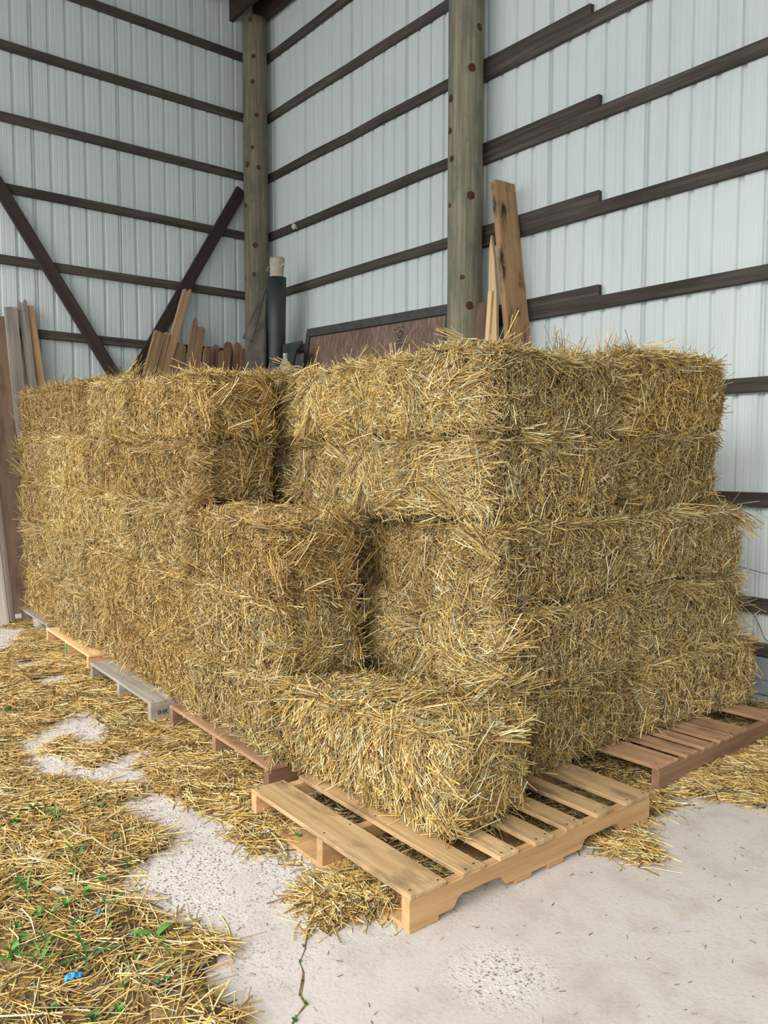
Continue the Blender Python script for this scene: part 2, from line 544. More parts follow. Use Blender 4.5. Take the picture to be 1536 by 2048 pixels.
# diagonal braces nailed over the girts
def brace(p0, p1, seed, w=0.125):
    o = board('diagonal_brace', p0, p1, w, 0.04, (1, 0, 0), M['brace'], None, 0.003, 0.002, 2, seed)
    bpy.context.view_layer.update()
    adopt(o, W_L)
sl = (3.04 - 2.03) / (4.0 - 2.388)
brace((xb, 3.04 + sl * 2.38, 0.01), (xb, 2.03 - sl * 1.6, 5.6), 1)
sl = (4.60 - 3.345) / (4.50 - 2.394)
brace((xb + 0.001, 3.345 - sl * 2.38, 0.02), (xb + 0.001, 4.60, 4.50), 2)

# ------------------------------------------------------------------ roof
def make_roof():
    pitch = 0.25
    V = []; F = []
    xs = []
    x = -8.6
    while x < 9.2:
        xs += [(x, 0), (x + 0.2, 0), (x + 0.21, 0.02), (x + 0.24, 0.02)]
        x += pitch
    y0, z0, y1, z1 = 5.05, 6.66, -2.6, 5.9  # unseen eave set low and far forward to darken the upper walls
    for (x, h) in xs: V.append((x, y0, z0 + h))
    for (x, h) in xs: V.append((x, y1, z1 + h))
    n = len(xs)
    for i in range(n - 1): F.append((i, i + 1, n + i + 1, n + i))
    o = link_mesh('ceiling', mesh_from('ceiling', V, F), M['steel_roof'])
    tag(o, kind='structure')
    for k, yy in enumerate((4.2, 3.0, 1.8, 0.6, -0.6, -1.8)):
        zz = z0 + (5.05 - yy) * (z1 - z0) / (y0 - y1) - 0.06
        board('purlin', (-8.3, yy, zz), (9.1, yy, zz), 0.045, 0.09, (0, 0, 1), M['header'], o, 0.003, 0.002, 3, 300 + k)
    # header boards that the roof sits on: one behind the posts, one on their inner side
    board('header_beam', (-8.30, 4.80, 6.46), (9.0, 4.80, 6.45), 0.26, 0.045, (0, -1, 0), M['header'], o, 0.003, 0.002, 3, 310)
    board('header_beam', (-8.42, 4.53, 6.48), (9.0, 4.53, 6.48), 0.26, 0.045, (0, -1, 0), M['header'], o, 0.003, 0.002, 3, 311)
    return o
make_roof()

# ------------------------------------------------------------------ round posts
def make_post(loc, r0, r1, h, label, knots, seed):
    n = 28; m = 46
    rnd = random.Random(seed)
    V = []; F = []
    for j in range(m + 1):
        z = h * j / m
        r = r0 + (r1 - r0) * j / m
        for k in range(n):
            a = 2 * PI * k / n
            p = Vector((math.cos(a) * 2.2, math.sin(a) * 2.2, z * 0.9 + seed * 7))
            rr = r * (1 + 0.035 * mnoise.noise(p) + 0.012 * mnoise.noise(p * 3.1))
            V.append((rr * math.cos(a), rr * math.sin(a), z))
    for j in range(m):
        for k in range(n):
            F.append((j * n + k, j * n + (k + 1) % n, (j + 1) * n + (k + 1) % n, (j + 1) * n + k))
    F.append(tuple(range(n))[::-1]); F.append(tuple(m * n + k for k in range(n)))
    o = link_mesh('support_post', mesh_from('support_post', V, F, True), M['post'])
    o.location = loc
    tag(o, label, 'post', 'round wall posts')
    # knots: low discs on the surface facing the room
    for (ang, z, s) in knots:
        kv = []; kf = []
        r = r0 + (r1 - r0) * z / h + 0.001
        q = 10
        kv.append((0.004, 0, 0))
        for i in range(q):
            a = 2 * PI * i / q
            kv.append((0.001 - 0.5 * (s * math.cos(a)) ** 2 / r, s * math.cos(a) * (0.9 + 0.2 * rnd.random()), s * 1.05 * math.sin(a)))
        for i in range(q): kf.append((0, 1 + i, 1 + (i + 1) % q))
        c = link_mesh('knot', mesh_from('knot', kv, kf, True), M['knot'], o)
        c.location = (r * math.cos(ang), r * math.sin(ang), z)
        c.rotation_euler = (0, 0, ang)
    # a drying check that runs down the post
    return o
def ka(px, c, half):        # where a knot sits across the post, from its left edge to its right edge
    return R(-50) + math.asin(max(-0.9, min(0.9, (px - c) / half)))
P1K = [(514, 65, 5), (520, 136, 5), (518, 186, 5), (494, 244, 5), (525, 250, 5), (516, 313, 4), (505, 345, 6), (527, 352, 5), (499, 424, 5),
       (520, 503, 6), (494, 566, 4), (517, 560, 5)]
P2K = [(960, 75, 8), (947, 158, 9), (906, 210, 8), (904, 273, 7), (908, 330, 7), (946, 406, 9), (931, 565, 6), (945, 620, 9), (905, 420, 5)]
def post_z(py, d):           # height on a post at distance d from a row of the frame
    return 1.45 + d * math.tan(math.atan((1024 - py) / 1600.0) - R(3.826))
kn1 = [(ka(px, 514, 24), post_z(py, 9.36), s * 0.0052) for px, py, s in P1K]
kn2 = [(ka(px, 932, 34), post_z(py, 6.68), s * 0.0036) for px, py, s in P2K]
make_post((-8.08, 4.672, 0), 0.143, 0.132, 6.30, 'round weathered corner post between the two steel walls', kn1, 1)
make_post((-4.745, 4.672, 0), 0.146, 0.138, 6.30, 'round greenish wooden post in front of the right steel wall', kn2, 2)

ins = link_mesh('wall_insulator', tube_mesh('wall_insulator', [(0, 0, 0), (0, -0.02, 0), (0, -0.03, 0), (0, -0.05, 0), (0, -0.06, 0)], 0.03, 10,
                                            [0.7, 0.7, 1.0, 1.0, 0.5]), M['white'])
ins.location = (-7.478, 4.80 + 0.024, 3.95)
tag(ins, 'small white insulator knob on the girt right of the corner post', 'insulator')

# ------------------------------------------------------------------ pallets
def stringer_mesh(name, Ly, h, t, notched, z0):
    """stringer along +y, profile in y-z"""
    if notched:
        a, b = Ly * 0.165, Ly * 0.165 + 0.20
        c, d = Ly * 0.835 - 0.20, Ly * 0.835
        nh = 0.036
        pr = [(0, 0), (a - 0.02, 0), (a, nh * 0.8), (a + 0.02, nh), (b - 0.02, nh), (b, nh * 0.8), (b + 0.02, 0),
              (c - 0.02, 0), (c, nh * 0.8), (c + 0.02, nh), (d - 0.02, nh), (d, nh * 0.8), (d + 0.02, 0), (Ly, 0), (Ly, h), (0, h)]
    else:
        pr = [(0, 0), (Ly, 0), (Ly, h), (0, h)]
    bm = bmesh.new()
    A = [bm.verts.new((-t / 2, y, z + z0)) for y, z in pr]
    B = [bm.verts.new((t / 2, y, z + z0)) for y, z in pr]
    bm.faces.new(A); bm.faces.new(B[::-1])
    n = len(pr)
    for i in range(n): bm.faces.new((A[i], B[i], B[(i + 1) % n], A[(i + 1) % n]))
    bmesh.ops.recalc_face_normals(bm, faces=bm.faces[:])
    eds = [e for e in bm.edges if e.calc_face_angle(0) > 0.9]
    bmesh.ops.bevel(bm, geom=eds, offset=0.0025, segments=1, affect='EDGES')
    return bm_mesh(name, bm)

def wood_y(m):   # same wood, grain along local y
    return m

def make_pallet(loc, rz, Lx, Ly, mat, label, top, bottom=(), notched=True, smat=None, H=0.12, blocks=False, nails=True, seed=0, mid=True):
    """origin: near right corner on the floor; boards run to -x, stringers to +y.
       top/bottom: list of (y, width)"""
    root = empty('wooden_pallet', loc, rz)
    tag(root, label, 'pallet', 'pallets under the bales')
    rnd = random.Random(seed)
    dt = 0.017
    z0 = dt if bottom else 0.0
    sh = H - dt - z0
    smat = smat or mat
    if blocks:
        k = 0
        for bx in (0.06, Lx / 2, Lx - 0.06):
            for by in (0.07, Ly / 2, Ly - 0.07):
                me = tube_mesh('block', [(0, 0, 0), (0, 0, 0.02), (0, 0, H - dt)], 0.062, 12, [0.95, 1.0, 0.97])
                o = link_mesh('block', me, M[smat], root)
                o.location = (-bx, by, 0); k += 1
    else:
        for i, sx in enumerate((0.02, Lx / 2, Lx - 0.02)):
            me = stringer_mesh('stringer', Ly, sh, 0.038, notched, z0)
            o = link_mesh('stringer', me, M[smat], root)
            o.location = (-sx, 0, 0)
    def dk(name, y, w, z, mt):
        me = box_mesh(name, Lx, w, dt, 0.002, 0.0012, 0, rnd.randint(0, 9999))
        o = link_mesh(name, me, M[mt], root)
        o.location = (-Lx + rnd.uniform(-0.006, 0.006), y + w / 2, z)
        o.rotation_euler = (0, 0, rnd.uniform(-0.004, 0.004))
        if nails and name == 'deck_board':
            for sx in (0.02, Lx / 2, Lx - 0.02):
                for q in (-1, 1):
                    nb = link_mesh('nail', NAIL, None, o)
                    nb.location = (Lx - sx + rnd.uniform(-0.006, 0.006), q * (w / 2 - 0.022) + rnd.uniform(-0.004, 0.004), dt / 2)
        return o
    for (y, w) in top: dk('deck_board', y, w, H - dt / 2, mat)
    for (y, w) in bottom: dk('bottom_board', y, w, dt / 2, smat)
    return root

NAIL = tube_mesh('nail', [(0, 0, -0.002), (0, 0, 0.0012)], 0.0038, 6)
NAIL.materials.append(M['nail'])

# grain of the stringers runs along y: swap in materials whose grain axis is y
def wood_variant(key, newkey, axis, dark, mid, light, **kw):
    M[newkey] = wood_mat(newkey, dark, mid, light, axis=axis, **kw)
wood_variant(None, 'tan_stringer', 1, lin(144, 108, 70), lin(184, 146, 102), lin(206, 170, 124))
wood_variant(None, 'red_stringer', 1, lin(108, 80, 60), lin(144, 110, 86), lin(174, 138, 110))
wood_variant(None, 'grey_stringer', 1, lin(112, 106, 98), lin(150, 142, 132), lin(182, 174, 162))
wood_variant(None, 'fresh_stringer', 1, lin(190, 138, 88), lin(212, 162, 108), lin(228, 184, 134))

near_pal = make_pallet((-1.778, 1.534, 0), R(-1.2), 1.0, 1.245, 'pallet_tan', 'tan wooden pallet in front carrying the single low bale',
    [(0.0, 0.150), (0.222, 0.098), (0.392, 0.090), (0.560, 0.098), (0.730, 0.095), (0.905, 0.095), (1.085, 0.150)],
    [(0.0, 0.12), (0.47, 0.085), (0.64, 0.085), (1.12, 0.11)], True, 'tan_stringer', 0.124, seed=1)
make_pallet((-1.872, 3.035, 0), R(1.0), 1.05, 1.25, 'pallet_red', 'reddish brown pallet beside the steel wall under the right bales',
    [(0.0, 0.165), (0.225, 0.10), (0.375, 0.09), (0.52, 0.10), (0.63, 0.16), (1.0, 0.15)],
    [], True, 'red_stringer', 0.122, seed=2)
make_pallet((-2.93, 1.725, 0), R(-2.0), 1.10, 1.2, 'pallet_red', 'brown pallet under the left bales next to the tan front pallet',
    [(0.0, 0.10), (0.24, 0.09), (0.42, 0.09), (0.60, 0.09), (0.80, 0.09), (1.08, 0.12)],
    [], False, 'red_stringer', 0.120, seed=3)
p_grey = make_pallet((-4.135, 1.700, 0), R(-2.2), 1.08, 1.2, 'pallet_grey', 'grey weathered pallet with stamped black letters on its end',
    [(0.0, 0.17), (0.24, 0.09), (0.42, 0.09), (0.60, 0.09), (0.80, 0.09), (1.08, 0.12)],
    [], False, 'grey_stringer', 0.120, seed=4)
p_fresh = make_pallet((-5.40, 1.790, 0), R(-2.4), 1.10, 1.2, 'pallet_fresh', 'fresh yellow pallet with a green painted stringer end',
    [(0.0, 0.12), (0.24, 0.09), (0.42, 0.09), (0.60, 0.09), (0.80, 0.09), (1.08, 0.12)],
    [(0.0, 0.10), (0.55, 0.09), (1.1, 0.10)], False, 'fresh_stringer', 0.122, seed=5)
make_pallet((-6.62, 1.875, 0), R(-2.4), 0.98, 1.2, 'pallet_grey', 'grey pallet on round blocks at the far left of the stack',
    [(0.0, 0.14), (0.24, 0.09), (0.42, 0.09), (0.60, 0.09), (0.80, 0.09), (1.06, 0.14)],
    [], False, 'grey_stringer', 0.122, blocks=True, seed=6)
# green paint on the end of the middle stringer
g = link_mesh('painted_end', box_mesh('painted_end', 0.004, 0.039, 0.084, 0.0005), M['green_paint'], p_fresh)
g.location = (-0.55, -0.003, 0.06)
g.rotation_euler = (0, 0, R(90))
g['label'] = 'green painted stringer end'

def letters(txt, size, mat, mw, parent=None, name='stamp'):
    cu = bpy.data.curves.new(name, 'FONT')
    cu.body = txt
    cu.size = size
    cu.extrude = 0.0004
    cu.align_x = 'CENTER'
    o = bpy.data.objects.new(name, cu)
    COL.objects.link(o)
    o.matrix_world = mw
    bpy.context.view_layer.update()
    dg = bpy.context.evaluated_depsgraph_get()
    me = bpy.data.meshes.new_from_object(o.evaluated_get(dg))
    bpy.data.objects.remove(o)
    me.materials.clear(); me.materials.append(mat)
    q = link_mesh(name, me, None, parent)
    q.matrix_basis = mw
    return q
STAMP_Y = 0.070
# stamp on the outer side of the right stringer of the grey pallet (faces +x)
letters('IHK', 0.038, M['ink'], Matrix.Translation((0.0005, STAMP_Y, 0.045)) @ Matrix.Rotation(R(90), 4, 'Z') @ Matrix.Rotation(R(90), 4, 'X'), p_grey)

# ------------------------------------------------------------------ straw
def srgb_arr(cols):
    return np.array([lin(*c)[:3] for c in cols])
PAL = srgb_arr([(218, 186, 116), (237, 214, 154), (247, 234, 196), (196, 160, 98), (154, 120, 72), (174, 172, 134), (100, 74, 44), (216, 178, 88)])
PW_LONG = np.array([0.24, 0.22, 0.12, 0.16, 0.09, 0.07, 0.03, 0.07])
PW_CUT = np.array([0.14, 0.13, 0.09, 0.19, 0.20, 0.06, 0.15, 0.04])
PW_GREEN = np.array([0.18, 0.16, 0.10, 0.12, 0.08, 0.26, 0.04, 0.06])

def pick_cols(rng, n, w):
    w = w / w.sum()
    c = PAL[rng.choice(len(PAL), n, p=w)]
    return np.clip(c * rng.uniform(0.42, 1.24, (n, 1)), 0, 1)

def norm(a):
    return a / np.maximum(np.linalg.norm(a, axis=1, keepdims=True), 1e-9)

class Strands:
    def __init__(self):
        self.parts = {1: [], 2: []}
    def add(self, P, D, L, W, C, B=None, seg=1):
        if B is None: B = np.zeros_like(P)
        self.parts[seg].append((P, norm(D), L, W, C, B))
    def build(self, name, rng):
        VS = []; FS = []; CS = []; off = 0
        for seg, lst in self.parts.items():
            for (P, D, L, W, C, B) in lst:
                n = len(P)
                if n == 0: continue
                ref = rng.normal(size=(n, 3))
                U = norm(np.cross(D, ref)); Vv = np.cross(D, U)
                ts = np.linspace(-0.5, 0.5, seg + 1)
                rings = []
                for t in ts:
                    c = P + D * (L * t)[:, None] + B * (1 - 4 * t * t)
                    for k in range(3):
                        a = 2 * PI * k / 3
                        rings.append(c + (U * math.cos(a) * 0.62 + Vv * math.sin(a) * 0.45) * W[:, None])
                V = np.stack(rings, 1)                      # n, 3*(seg+1), 3
                nv = 3 * (seg + 1)
                base = off + np.arange(n)[:, None, None] * nv
                q = []
                for s in range(seg):
                    for k in range(3):
                        q.append([s * 3 + k, s * 3 + (k + 1) % 3, (s + 1) * 3 + (k + 1) % 3, (s + 1) * 3 + k])
                F = base + np.array(q)[None]
                VS.append(V.reshape(-1, 3)); FS.append(F.reshape(-1, 4))
                CS.append(np.repeat(C, nv, axis=0))
                off += n * nv
        V = np.concatenate(VS); F = np.concatenate(FS); C = np.concatenate(CS)
        me = bpy.data.meshes.new(name)
        me.vertices.add(len(V)); me.vertices.foreach_set('co', V.astype(np.float32).ravel())
        me.loops.add(F.size); me.loops.foreach_set('vertex_index', F.astype(np.int32).ravel())
        me.polygons.add(len(F))
        me.polygons.foreach_set('loop_start', (np.arange(len(F)) * 4).astype(np.int32))
        me.polygons.foreach_set('loop_total', np.full(len(F), 4, dtype=np.int32))
        at = me.attributes.new('col', 'FLOAT_COLOR', 'POINT')
        at.data.foreach_set('color', np.concatenate([C, np.ones((len(C), 1))], 1).astype(np.float32).ravel())
        me.update(calc_edges=True)
        me.materials.append(M['straw'])
        return me

BL, BW, BH = 0.88, 0.46, 0.36
HALF = np.array([BL / 2, BW / 2, BH / 2])
RAD = 0.058

class BaleForm:
    """lumpy, round-edged block with twine grooves and flakes"""
    def __init__(self, seed):
        r = np.random.default_rng(seed)
        self.K = r.normal(size=(9, 3)) * np.array([7.0, 9.0, 9.0]); self.ph = r.uniform(0, 6.28, 9)
        self.K2 = r.normal(size=(9, 3)) * 30.0; self.ph2 = r.uniform(0, 6.28, 9)
        self.fl = r.uniform(0, 6.28, 4)
    def lump(self, p):
        a = np.sin(p @ self.K.T + self.ph).sum(1) / 3.0
        b = np.sin(p @ self.K2.T + self.ph2).sum(1) / 3.0
        return 0.014 * a + 0.006 * b
    def surf(self, q):
        h = HALF - 0.012
        c = q * h
        inner = np.clip(c, -(h - RAD), h - RAD)
        n = norm(c - inner)
        p = inner + n * RAD
        d = self.lump(p)
        x, y, z = p[:, 0], p[:, 1], p[:, 2]
        ax, ay, az = np.abs(n[:, 0]), np.abs(n[:, 1]), np.abs(n[:, 2])
        d = d + ay * 0.009 * (np.sin(x * 88 + 2.0 * np.sin(x * 17 + self.fl[0]) + self.fl[1] + 6 * z * np.sin(self.fl[2])))
        tw = np.exp(-((np.abs(y) - 0.115) / 0.022) ** 2)
        d = d - tw * (ax * 0.028 + az * 0.014)
        d = d + ax * 0.020 * (1 - (y / HALF[1]) ** 2) * (1 - (z / HALF[2]) ** 2)
        return p + n * d[:, None], n
    def core_mesh(self, name):
        nx, ny, nz = 30, 16, 14
        bm = bmesh.new()
        pts = {}
        V = []; F = []
        def vid(i, j, k):
            key = (i, j, k)
            if key not in pts:
                pts[key] = len(V)
                V.append((2 * i / nx - 1, 2 * j / ny - 1, 2 * k / nz - 1))
            return pts[key]
        for i in range(nx):
            for j in range(ny):
                for k, fl in ((0, 1), (nz, 0)):
                    q = [vid(i, j, k), vid(i + 1, j, k), vid(i + 1, j + 1, k), vid(i, j + 1, k)]
                    F.append(q[::-1] if fl else q)
        for i in range(nx):
            for k in range(nz):
                for j, fl in ((0, 0), (ny, 1)):
                    q = [vid(i, j, k), vid(i + 1, j, k), vid(i + 1, j, k + 1), vid(i, j, k + 1)]
                    F.append(q[::-1] if fl else q)
        for j in range(ny):
            for k in range(nz):
                for i, fl in ((0, 1), (nx, 0)):
                    q = [vid(i, j, k), vid(i, j + 1, k), vid(i, j + 1, k + 1), vid(i, j, k + 1)]
                    F.append(q[::-1] if fl else q)
        bm.free()
        P, n = self.surf(np.array(V))
        return mesh_from(name, P.tolist(), [tuple(f) for f in F], True)

def face_pts(rng, n, axis, sign):
    q = rng.uniform(-1, 1, (n, 3))
    q[:, axis] = sign
    return q

def bale_straw(form, rng, style='cut', green=0.0):
    S = Strands()
    def cols(n, w):
        ww = (1 - green) * w + green * PW_GREEN
        return pick_cols(rng, n, ww)
    def thin(q):
        x = q[:, 0] * (HALF[0] - 0.012); z = q[:, 2] * (HALF[2] - 0.012)
        g = np.sin(x * 88 + 2.0 * np.sin(x * 17 + form.fl[0]) + form.fl[1] + 6 * z * np.sin(form.fl[2]))
        return q[(g > -0.55) | (rng.random(len(q)) < 0.30)]
    # --- long sides
    for sgn in (-1, 1):
        if style == 'cut' or sgn == 1:
            n = 4300
            q = face_pts(rng, n, 1, sgn)
            # gather along flakes
            q[:, 0] += 0.012 * np.sin(q[:, 0] * 38)
            q = np.clip(q, -1, 1)
            q = thin(q); n = len(q)
            p, nn = form.surf(q)
            t = rng.normal(size=(n, 3)) * np.array([0.45, 0.1, 0.80])
            D = nn * 0.8 + t
            L = rng.uniform(0.010, 0.040, n)
            P = p + nn * (L * 0.18)[:, None]
            S.add(P, D, L, rng.uniform(0.0016, 0.0034, n), cols(n, PW_CUT))
            n = 4900
            q = thin(face_pts(rng, n, 1, sgn)); n = len(q)
            p, nn = form.surf(q)
            D = np.array([0, 0, 0.9]) + rng.normal(size=(n, 3)) * np.array([0.58, 0.10, 0.30]) + nn * rng.normal(0.03, 0.24, (n, 1))
            L = rng.uniform(0.015, 0.070, n)
            P = p + nn * rng.uniform(-0.002, 0.009, (n, 1))
            S.add(P, D, L, rng.uniform(0.0018, 0.0036, n), cols(n, PW_CUT))
            n = 620
            q = face_pts(rng, n, 1, sgn); p, nn = form.surf(q)
            D = np.array([0, 0, 0.8]) + rng.normal(size=(n, 3)) * 0.75
            D = D - nn * (D * nn).sum(1, keepdims=True) * 0.72
            L = rng.uniform(0.05, 0.15, n)
            S.add(p + nn * rng.uniform(0.003, 0.012, (n, 1)), D, L, rng.uniform(0.002, 0.0038, n), cols(n, PW_LONG),
                  nn * rng.uniform(-0.004, 0.005, (n, 1)), 2)
        else:
            n = 4200
            q = face_pts(rng, n, 1, sgn); p, nn = form.surf(q)
            fan = np.stack([p[:, 0] * 1.1 - 0.10, np.zeros(n), np.ones(n) * -0.8], 1)
            D = fan + rng.normal(size=(n, 3)) * np.array([0.42, 0.15, 0.30])
            D = D - nn * (D * nn).sum(1, keepdims=True) + nn * rng.normal(0.08, 0.15, (n, 1))
            L = rng.uniform(0.03, 0.19, n) * rng.uniform(0.6, 1, n)
            S.add(p + nn * rng.uniform(-0.002, 0.014, (n, 1)), D, L, rng.uniform(0.0020, 0.0042, n), cols(n, PW_LONG),
                  nn * rng.uniform(-0.004, 0.006, (n, 1)), 2)
            n = 3000
            q = face_pts(rng, n, 1, sgn); p, nn = form.surf(q)
            D = nn * 0.8 + rng.normal(size=(n, 3)) * 0.5
            L = rng.uniform(0.015, 0.045, n)
            S.add(p + nn * 0.003, D, L, rng.uniform(0.0018, 0.0036, n), cols(n, PW_CUT))
    # --- ends
    for sgn in (-1, 1):
        n = 2300
        q = face_pts(rng, n, 0, sgn); p, nn = form.surf(q)
        # sheaves: direction changes smoothly over the face
        th = 0.7 * np.sin(p[:, 1] * 11 + form.fl[0]) + 0.6 * np.sin(p[:, 2] * 13 + form.fl[1]) + rng.normal(0, 0.75, n)
        D = np.stack([np.zeros(n), np.cos(th), np.sin(th)], 1)
        D = D - nn * (D * nn).sum(1, keepdims=True) + nn * rng.normal(0.05, 0.13, (n, 1))
        L = rng.uniform(0.04, 0.20, n) * rng.uniform(0.6, 1, n)
        S.add(p + nn * rng.uniform(-0.004, 0.016, (n, 1)), D, L, rng.uniform(0.0018, 0.0040, n), cols(n, PW_LONG),
              nn * rng.uniform(-0.004, 0.006, (n, 1)), 2)
        n = 1500
        q = face_pts(rng, n, 0, sgn); p, nn = form.surf(q)
        D = rng.normal(size=(n, 3)); D = D - nn * (D * nn).sum(1, keepdims=True) * 0.7
        L = rng.uniform(0.02, 0.06, n)
        S.add(p + nn * rng.uniform(-0.002, 0.005, (n, 1)), D, L, rng.uniform(0.0018, 0.0036, n), cols(n, PW_CUT))
    # --- top and bottom
    for sgn, n in ((1, 2300), (-1, 700)):
        q = face_pts(rng, n, 2, sgn)
        p, nn = form.surf(q)
        th = PI / 2 + rng.normal(0, 0.65, n)
        D = np.stack([np.cos(th), np.sin(th), np.zeros(n)], 1)
        D = D - nn * (D * nn).sum(1, keepdims=True) + nn * rng.normal(0.02, 0.10, (n, 1))
        L = rng.uniform(0.03, 0.18, n) * rng.uniform(0.6, 1, n)
        S.add(p + nn * rng.uniform(-0.002, 0.012, (n, 1)), D, L, rng.uniform(0.0020, 0.0042, n), cols(n, PW_LONG),
              nn * rng.uniform(-0.005, 0.006, (n, 1)), 2)
    # --- fringe along the top edges
    n = 1000
    q = rng.uniform(-1, 1, (n, 3)); q[:, 2] = rng.choice([1, 1, 1, -1], n)
    ed = rng.random(n) < 0.68
    q[ed, 1] = rng.choice([-1, 1], ed.sum()); q[~ed, 0] = rng.choice([-1, 1], (~ed).sum())
    p, nn = form.surf(q)
    D = rng.normal(size=(n, 3)) * np.array([1.0, 0.50, 0.26]) + nn * 0.22
    L = rng.uniform(0.05, 0.20, n)
    S.add(p + nn * rng.uniform(0.0, 0.012, (n, 1)), D, L, rng.uniform(0.0020, 0.0040, n), cols(n, PW_LONG),
          rng.normal(0, 0.004, (n, 3)), 2)
    # --- long stalks that run along the upper edges of the long sides
    n = 260
    q = rng.uniform(-1, 1, (n, 3)); q[:, 2] = rng.uniform(0.82, 1.0, n); q[:, 1] = rng.choice([-1, 1], n)
    p, nn = form.surf(q)
    D = np.array([1.0, 0, 0]) * rng.choice([-1, 1], (n, 1)) + rng.normal(size=(n, 3)) * np.array([0.1, 0.16, 0.14])
    L = rng.uniform(0.08, 0.26, n)
    S.add(p + nn * rng.uniform(0.002, 0.016, (n, 1)), D, L, rng.uniform(0.0022, 0.0042, n), cols(n, PW_LONG),
          rng.normal(0, 0.005, (n, 3)), 2)
    # --- loose tufts
    for k in range(20):
        q = rng.uniform(-1, 1, (1, 3))
        a = rng.choice([0, 0, 1, 2])
        q[0, a] = rng.choice([-1, 1]) if a != 2 else 1
        if rng.random() < 0.6:
            b = (a + rng.choice([1, 2])) % 3
            q[0, b] = np.sign(q[0, b]) * rng.uniform(0.8, 1.0)
        p0, n0 = form.surf(q)
        m = int(rng.integers(14, 34))
        d0 = rng.normal(size=3) * np.array([0.6, 0.8, 0.8]) ; d0 = d0 - n0[0] * (d0 @ n0[0]) * 0.9 + n0[0] * 0.22
        d0 = d0 / np.linalg.norm(d0)
        D = d0 + rng.normal(0, 0.22, (m, 3))
        L = rng.uniform(0.06, 0.19, m)
        P = p0 + rng.normal(0, 0.022, (m, 3)) + n0 * 0.010 + D * (L * 0.35)[:, None]
        S.add(P, D, L, rng.uniform(0.0020, 0.0042, m), pick_cols(rng, m, PW_LONG), rng.normal(0, 0.004, (m, 3)), 2)
    # --- stray stalks that stick out
    n = 190
    ax = rng.choice(3, n, p=[0.25, 0.5, 0.25])
    q = rng.uniform(-1, 1, (n, 3)); q[np.arange(n), ax] = rng.choice([-1, 1], n)
    p, nn = form.surf(q)
    D = rng.normal(size=(n, 3)) + nn * 0.5
    L = rng.uniform(0.06, 0.17, n)
    S.add(p + nn * 0.012 + norm(D) * (L * 0.2)[:, None], D, L, rng.uniform(0.0020, 0.0036, n), cols(n, PW_LONG),
          rng.normal(0, 0.005, (n, 3)), 2)
    return S.build('loose_straw', rng)

def twine_mesh(form, y):
    n = 44
    P = []
    q = []
    for i in range(11): q.append((-1 + 2 * i / 11, 1))
    for i in range(11): q.append((1, 1 - 2 * i / 11))
    for i in range(11): q.append((1 - 2 * i / 11, -1))
    for i in range(11): q.append((-1, -1 + 2 * i / 11))
    Q = np.array([(a, y / HALF[1], b) for a, b in q])
    p, nn = form.surf(Q)
    p = p + nn * 0.009
    V = []; F = []
    m = 5
    for i in range(n):
        a = Vector(p[(i + 1) % n] - p[i - 1]).normalized()
        u = Vector((0, 1, 0)); v = a.cross(u).normalized()
        for k in range(m):
            t = 2 * PI * k / m
            V.append(Vector(p[i]) + (u * math.cos(t) + v * math.sin(t)) * 0.0021)
    for i in range(n):
        for k in range(m):
            F.append((i * m + k, i * m + (k + 1) % m, ((i + 1) % n) * m + (k + 1) % m, ((i + 1) % n) * m + k))
    return mesh_from('twine', V, F, True)

VARIANTS = []
for i in range(5):
    fm = BaleForm(50 + i)
    rg = np.random.default_rng(900 + i)
    core = fm.core_mesh('straw_bale'); core.materials.append(M['core'])
    st = bale_straw(fm, rg, 'cut', (0.08, 0.0, 0.14, 0.04, 0.25)[i])
    t1 = twine_mesh(fm, -0.115); t2 = twine_mesh(fm, 0.115)
    t1.materials.append(M['twine'] if i in (0, 3) else M['twine_dull']); t2.materials.append(M['twine_dull'] if i != 2 else M['twine'])
    VARIANTS.append((core, st, t1, t2))
fm = BaleForm(91)
rg = np.random.default_rng(991)
core = fm.core_mesh('straw_bale'); core.materials.append(M['core'])
st = bale_straw(fm, rg, 'long', 0.36)
t1 = twine_mesh(fm, -0.115); t2 = twine_mesh(fm, 0.115)
t1.materials.append(M['twine_dull']); t2.materials.append(M['twine_dull'])
VARIANTS.append((core, st, t1, t2))

BAL_RND = random.Random(21)
def bale(cx, cy, z0, L, W, H, rz, var, label, tint=(1, 1, 1), flip=False, group='straw bales in the stack', tilt=(0, 0)):
    core, st, t1, t2 = VARIANTS[var]
    o = link_mesh('straw_bale', core)
    o.location = (cx, cy, z0 + H / 2)
    o.rotation_euler = (tilt[0], tilt[1], rz + (PI if flip else 0))
    o.scale = (L / BL, W / BW, H / BH)
    k = BAL_RND.uniform(0.92, 1.06)
    c = (tint[0] * k, tint[1] * k, tint[2] * k, 1)
    o.color = c
    tag(o, label, 'straw bale', group)
    s = link_mesh('loose_straw', st, None, o); s.color = c
    s['kind'] = 'stuff'
    link_mesh('twine', t1, None, o)
    link_mesh('twine', t2, None, o)
    return o

